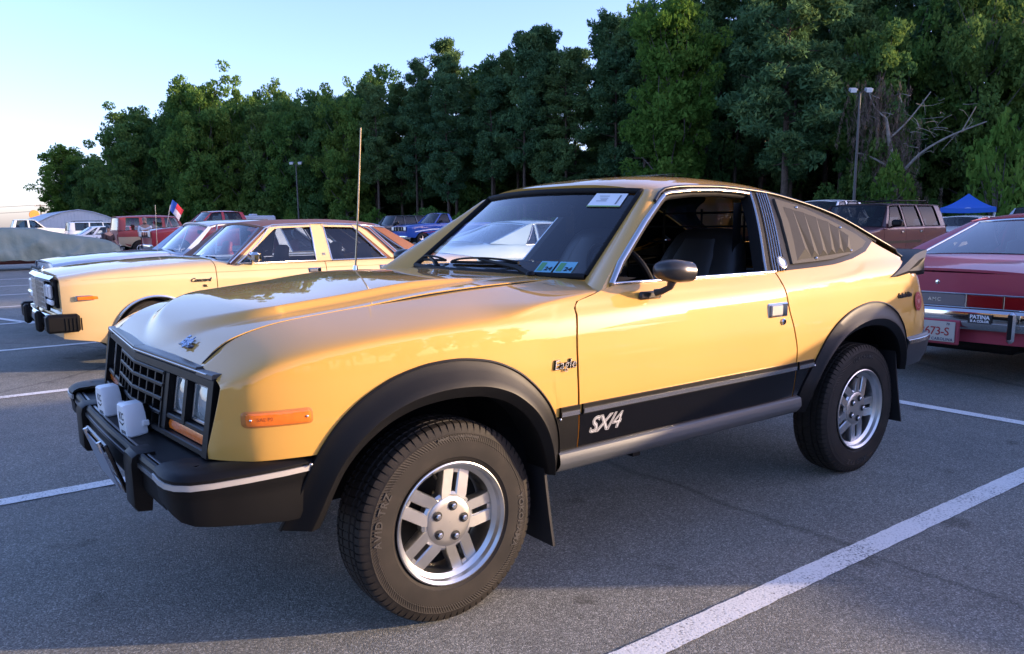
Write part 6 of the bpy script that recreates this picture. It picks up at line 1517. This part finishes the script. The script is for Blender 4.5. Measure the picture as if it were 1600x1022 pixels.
# ================================================================ things around the lot
def tarp_mat():
    m, nt, p = nodes('green_tarpaulin'); tc = N(nt, 'ShaderNodeTexCoord'); n = N(nt, 'ShaderNodeTexNoise', i_Scale=1.5, i_Detail=4.0); L(nt, tc.outputs['Object'], n.inputs['Vector'])
    r = ramp(nt, n.outputs[0], [(.3, (.16, .215, .18)), (.7, (.22, .275, .235))]); L(nt, r.outputs[0], p.inputs['Base Color']); p.inputs['Roughness'].default_value = .8
    n2 = N(nt, 'ShaderNodeTexNoise', i_Scale=5.0, i_Detail=4.0); L(nt, tc.outputs['Object'], n2.inputs['Vector']); bump(nt, p, n2.outputs[0], .5, .05); return m
def covered_car():
    root = empty('covered_car', (2.0, 26.6, 0)); tag(root, 'low car under a grey-green tarpaulin cover, at the left edge', 'car')
    top = pchip([(-3.0,.50),(-2.9,.72),(-2.4,1.0),(-1.6,1.25),(-.9,1.35),(-.1,1.34),(.5,1.21),(1.2,1.07),(1.9,.95),(2.3,.78),(2.42,.50)]); rows = []
    rng = random.Random(3); ph = [rng.uniform(0, 6.28) for _ in range(8)]
    for x in linspace(-3.0, 2.42, 110):
        zt = top(x); w = .93*min(1, ((2.5 - abs(x + .29)*.86)/.5))**.5 if abs(x + .29) > 2.3 else .93; row = []
        for k, t in enumerate(linspace(0, 1, 45)):
            a = t*2 - 1; e = abs(a)
            # flat-ish top, shoulders, then skirt hanging to the hem
            if e < .45: y = e/.45*w*.70; z = zt - .05*(e/.45)**2
            elif e < .62: q = (e - .45)/.17; y = w*(.70 + .26*q); z = lerp(zt - .05, min(zt - .12, lerp(zt, .80, .55)), q**1.2)
            else: q = (e - .62)/.38; y = w*(.96 + .06*math.sin(q*2.6)); z = lerp(min(zt - .12, lerp(zt, .80, .55)), .30 + .02*math.sin(x*5 + ph[0]), q)
            rid = lambda q: 1 - abs(math.sin(q))**.6
            fold = .10*rid(3.5*z + 1.4*x + .5*math.sin(2.1*x) + ph[1])*sstep(e*1.6 - .4) + .10*rid(2.2*x - 2.6*z + ph[2])*sstep(e*2 - .8) + .07*rid(1.1*x - 5*z + ph[3])*sstep(e*2 - .5) + .010*math.sin(19*x + 3*z + ph[4])*e - .07
            row.append((x, math.copysign(y + fold, a), z + fold*.6))
        rows.append(row)
    MB().grid(rows).build('tarpaulin', tarp_mat(), root, 60)
    MB().box((-.3, 0, .30), (5.0, 1.62, .20), .06).build('sill', mat('dark_red_sill', (.07, .015, .012), .5), root)
    for x in (-1.9, 1.25):
        for s in (-1, 1): add_wheel(root, x, s*.74, .31, s, .31, .18, .19, 'steel')
covered_car()

def shed():
    root = empty('metal_shed', (12.6, 86.0, 0)); tag(root, 'low white corrugated metal shed with arched gable behind the parked cars', 'shed')
    prof = [(-3.9, 0), (-3.9, 1.25), (-3.4, 1.85), (-2.4, 2.35), (-1.2, 2.75), (0, 2.95), (1.2, 2.75), (2.4, 2.35), (3.4, 1.85), (3.9, 1.25), (3.9, 0)]
    ht = lin(prof[1:-1]); WM = mat('white_sheet_metal', (.55, .58, .62), .45, .2, var=.06, vscale=.6)
    for k in range(26):
        x0 = -3.9 + k*.30; x1 = x0 + .30; m = MB()
        m.prism([(x0, 0), (x0 + .25, 0), (x0 + .25, ht(x0 + .25)), (x0, ht(x0))], lambda a, b, d: (a, d, b), -.03, .02); m.prism([(x0 + .25, 0), (x1, 0), (x1, ht(x1)), (x0 + .25, ht(x0 + .25))], lambda a, b, d: (a, d, b), -.075, .02)
        m.build('wall_panel', WM, root, 20)
    rows = [[(x, y, z) for x, z in prof] for y in (-.12, 14)]
    rows2 = [[(x*1.02, y, z + .06) for x, z in prof] for y in (-.12, 14)]
    MB().grid(rows2).build('roof', mat('grey_sheet_metal', (.34, .37, .42), .4, .4), root, 30)
    MB().tube([(x*1.01, -.12, z + .03) for x, z in prof], .05, 6).build('gable_trim', WM, root)
shed()

def lamp_post(loc, h, label):
    root = empty('lamp_post', loc); tag(root, label, 'lamp post'); PM = mat('bronze_post', (.09, .085, .08), .5, .4)
    MB().tube([(0, 0, 0), (0, 0, h)], [.11, .06], 10).build('post', PM, root)
    MB().tube([(-.42, 0, h - .35), (-.42, 0, h - .1), (0, 0, h - .25), (.42, 0, h - .1), (.42, 0, h - .35)][1:4], .03, 6).build('cross_arm', PM, root)
    for x in (-.48, .48):
        hd = MB().box((x, -.08, h + .10), (.44, .34, .20), .04, Matrix.Rotation(R(24), 3, 'X')).build('lamp_head', mat('grey_lamp_housing', (.30, .31, .33), .5, .3), root)
        MB().box((x, -.235, h + .04), (.36, .02, .24), .005, Matrix.Rotation(R(24), 3, 'X')).build('lamp_lens', WHITEP, hd)
    root.rotation_euler = (0, 0, R(-37))
lamp_post((46.4, 25.0, 0), 8.9, 'tall lamp post with two flood lights left of the vine-hung bare tree')
lamp_post((34.7, 85.1, 0), 8.0, 'thin dark lamp post standing before the pines on the left')

def utility_pole():
    root = empty('utility_pole', (34.7, 295, 0)); tag(root, 'distant wooden utility pole with cross-arm, far left', 'pole')
    MB().tube([(0, 0, 0), (0, 0, 8.6)], [.22, .16], 8).build('post', BARK, root); MB().box((0, 0, 8.2), (3.2, .18, .2), .02).build('cross_arm', BARK, root)
    for x in (-1.4, 0, 1.4): MB().lathe([(.09, 0), (.11, .1), (.06, .25), (.001, .27)], (x, 0, 8.3), 'z', 10).build('insulator', WHITEP, root)
    for k, z in enumerate((8.5, 6.6)):
        w = MB().tube([(34.7 + lerp(-60, 60, t), 295 + lerp(20, -20, t), z - 1.2*math.sin(math.pi*((t*2) % 1))) for t in linspace(0, 1, 25)], .05, 5).build('overhead_wire', BLACKM, None); tag(w, ['upper', 'lower'][k] + ' overhead wire at the distant utility pole', 'wire')
    sg = empty('filling_station_sign', (32.0, 288, 0)); tag(sg, 'orange round sign on a white post beside the distant utility pole', 'sign')
    for x in (-.9, .9): MB().box((x, 0, 2.2), (.18, .2, 4.4), .02).build('post', WHITEP, sg)
    m = MB().lathe([(.001, -.15), (1.35, -.15), (1.45, 0), (1.35, .15), (.001, .15)], (0, 0, 5.3), 'y', 24); m.build('sign_disc', mat('orange_sign', (.70, .25, .04), .5), sg)
    MB().box((0, 0, 3.4), (1.8, .2, .7), .03).build('sign_board', mat('pale_sign', (.65, .58, .50), .5), sg)
utility_pole()

def canopy(loc, cloth, label, rz, half=1.55, eave=1.92, peak=2.72):
    root = empty('canopy_tent', loc, rz); tag(root, label, 'tent')
    corners = [(-half, -half), (half, -half), (half, half), (-half, half)]; m = MB(); rows = []
    for f in linspace(0, 1, 8):
        row = []
        for i in range(4):
            a, b = corners[i], corners[(i+1) % 4]
            for q in linspace(0, 1, 7)[:-1]: row.append((lerp(a[0], b[0], q)*(1 - f), lerp(a[1], b[1], q)*(1 - f), eave + (peak - eave)*f**1.45 - .05*math.sin(math.pi*q)*(1 - f)))
        rows.append(row)
    rows = [[(p[0]*1.01, p[1]*1.01, p[2] - .26) for p in rows[0]]] + rows
    m.grid(rows, True); m.build('roof_cloth', cloth, root, 30)
    for x, y in corners: MB().box((x*.97, y*.97, eave/2), (.04, .04, eave), .005).build('leg', WHITEP, root)
    for i in range(4):
        a, b = corners[i], corners[(i+1) % 4]; MB().tube([(a[0]*.97, a[1]*.97, eave - .25), ((a[0]+b[0])*.485, (a[1]+b[1])*.485, eave - .02), (b[0]*.97, b[1]*.97, eave - .25)], .015, 6).build('truss', WHITEP, root)
canopy((46.9, 18.4, 0), mat('blue_canopy_cloth', (.008, .10, .46), .6), 'bright blue pop-up canopy tent right of the maroon wagon', R(-66), half=1.35, eave=1.80, peak=2.58)
canopy((54.6, 16.9, 0), mat('pale_blue_canopy_cloth', (.40, .48, .60), .6), 'pale blue pop-up canopy tent at the right edge', R(-30), eave=1.75, peak=2.4)
for k, (x, y) in enumerate(((44.0, 19.6), (45.6, 18.0))):
    b = empty('sign_board', (x, y, 0), R(-40)); tag(b, ['left', 'right'][k] + '-hand white folding board beside the blue canopy', 'board')
    for s in (-1, 1):
        MB().box((0, s*.22, .62), (.62, .03, 1.25), .01, Matrix.Rotation(s*R(18), 3, 'X')).build('panel', mat('white_board', (.60, .66, .70), .5), b)

# flag on the old wagon's corner
def flag():
    root = empty('flag', (7.6, 32.6, 0)); tag(root, 'blue, white and red flag on a leaning pole above the red pickup', 'flag')
    MB().tube([(-.22, .0, .9), (.08, 0, 2.15)], .015, 6).build('pole', mat('pale_pole', (.50, .45, .35), .5), root)
    a, b, c, d = Vector((.04, 0, 1.98)), Vector((.20, .02, 2.38)), Vector((.62, .05, 1.95)), Vector((.38, .03, 1.50))
    def pt(u, v): p = a.lerp(b, u).lerp(d.lerp(c, u), v); return (p.x, p.y + .05*math.sin(7*v + 2*u), p.z)
    for (u0, u1, v0, v1, col, nm) in ((0, 1, 0, .38, (.02, .09, .42), 'blue_field'), (0, .52, .38, 1, (.72, .70, .70), 'white_stripe'), (.52, 1, .38, 1, (.55, .03, .05), 'red_stripe')):
        MB().grid([[pt(lerp(u0, u1, i/5), lerp(v0, v1, j/7)) for j in range(8)] for i in range(6)]).build(nm, mat('flag_' + nm, col, .8), root, 60)
flag()

# people, mostly hidden by the cars
def skinned(name, pts, edges, rad, mt, parent, root_i=0, lv=2):
    me = bpy.data.meshes.new(name); me.from_pydata(pts, edges, []); o = bpy.data.objects.new(name, me); COL.objects.link(o); o.parent = parent
    sk = o.modifiers.new('skin', 'SKIN'); sk.use_smooth_shade = True
    if not me.skin_vertices: me.attributes.new if False else None
    for i, r in enumerate(rad):
        v = me.skin_vertices[0].data[i]; v.radius = (r, r*.85) if isinstance(r, float) else r; v.use_root = (i == root_i)
    sb = o.modifiers.new('sub', 'SUBSURF'); sb.levels = sb.render_levels = lv
    me.materials.append(mt); return o
def person(loc, rz, seated, shirt, trousers, cap, label):
    root = empty('person', loc, rz); tag(root, label, 'person'); k = -.42 if seated else 0.0
    SKIN = mat('skin', (.42, .24, .17), .55)
    hip = .92 + k; knee = ((-.42, hip) if seated else (-.02, .50)); foot = ((-.44, .06) if seated else (0, .06))
    P = [(0, 0, hip), (.0, 0, hip + .25), (-.02, 0, hip + .50), (-.03, 0, hip + .58), (-.05, 0, hip + .66), (-.06, 0, hip + .78)]; E_ = [(0, 1), (1, 2), (2, 3), (3, 4), (4, 5)]; RD = [.15, .14, .13, .06, .085, .075]
    for s in (-1, 1):
        i = len(P); P += [(-.02, s*.20, hip + .48), (-.04, s*.26, hip + .22), (-.22, s*.22, hip + .08), (-.30, s*.20, hip + .08)]; E_ += [(2, i), (i, i+1), (i+1, i+2), (i+2, i+3)]; RD += [.065, .052, .042, .035]
        j = len(P); P += [(0, s*.10, hip - .06), (knee[0], s*.12, knee[1]), (foot[0], s*.12, foot[1]), (foot[0] - .14, s*.13, .04)]; E_ += [(0, j), (j, j+1), (j+1, j+2), (j+2, j+3)]; RD += [.10, .068, .05, .04]
    body = skinned('body', P, E_, RD, SKIN, root)
    sh = P[:3] + P[6:8] + P[14:16]; skinned('shirt', sh, [(0, 1), (1, 2), (2, 3), (3, 4), (2, 5), (5, 6)], [.165, .158, .145, .085, .068, .085, .068], shirt, root)
    tr = [P[0]] + P[10:13] + P[18:21]; skinned('trousers', tr, [(0, 1), (1, 2), (2, 3), (0, 4), (4, 5), (5, 6)], [.165, .118, .085, .068, .118, .085, .068], trousers, root)
    hz_ = hip + .78
    if cap is not None:
        c = MB(); c.lathe([(.098, -.02), (.098, .03), (.075, .075), (.001, .095)], (-.055, 0, hz_), 'z', 16); c.add([(-.14, -.07, hz_ - .01), (-.24, -.05, hz_ - .02), (-.24, .05, hz_ - .02), (-.14, .07, hz_ - .01)], [(0, 1, 2, 3)]); c.build('cap', cap, root, 50)
    else:
        MB().lathe([(.092, -.05), (.096, .0), (.08, .06), (.001, .09)], (-.045, 0, hz_), 'z', 16).build('hair', mat('grey_hair', (.20, .18, .16), .8), root, 50)
    MB().lathe([(.001, -.028), (.012, -.02), (.016, 0), (.008, .02)], (-.146, 0, hz_ - .055), 'z', 8).build('nose', SKIN, root)
    for s in (-1, 1): MB().ball((-.130, s*.032, hz_ - .035), .010, 8, 6).build('eye', BLACKM, root)
    if seated:
        ch = empty('folding_chair', loc, rz); tag(ch, 'folding chair under the seated person in the dark cap', 'chair'); BK = mat('chair_cloth', (.03, .03, .05), .8)
        MB().box((-.18, 0, .33), (.46, .50, .03), .01).build('seat', BK, ch); MB().box((.12, 0, .62), (.03, .50, .52), .01, Matrix.Rotation(R(10), 3, 'Y')).build('backrest', BK, ch)
        for x in (-.38, .08):
            for s in (-1, 1): MB().tube([(x, s*.25, 0), (x + .04, s*.25, .62)], .012, 6).build('leg', BRIGHT, ch)
    return root
person((5.35, 33.3, 0), R(120), True, mat('dark_orange_shirt', (.05, .03, .03), .8), mat('navy_trousers', (.02, .025, .05), .8), mat('grey_blue_cap', (.06, .09, .12), .7), 'person in a dark cap and dark shirt sitting behind the covered car')
person((6.75, 33.1, -.12), R(70), False, mat('white_shirt', (.62, .62, .64), .8), mat('grey_trousers', (.10, .10, .11), .8), None, 'person in a white shirt standing beside the old red wagon')
# white camper roof beyond the sedan
def camper():
    root = empty('camper_trailer', (20.2, 62.0, 0), 0); tag(root, 'white camper trailer, flat roof just above the pale yellow sedan', 'trailer')
    MB().box((0, 0, 1.25), (5.4, 2.1, 1.60), .12).build('body', mat('camper_white', (.42, .46, .50), .5), root)
    for x in (-1.2, -.2, 1.2): MB().box((x, 0, 2.12), (.5, .6, .14), .03).build('roof_unit', mat('camper_white', (.42, .46, .50), .5), root)
    for x in (-1.6, 0, 1.6): MB().box((x, -1.06, 1.5), (.8, .02, .5), .005).build('window', DARKG, root)
    for s in (-1, 1): add_wheel(root, .2, s*.95, .33, s, .33, .2, .2, 'steel')
camper()
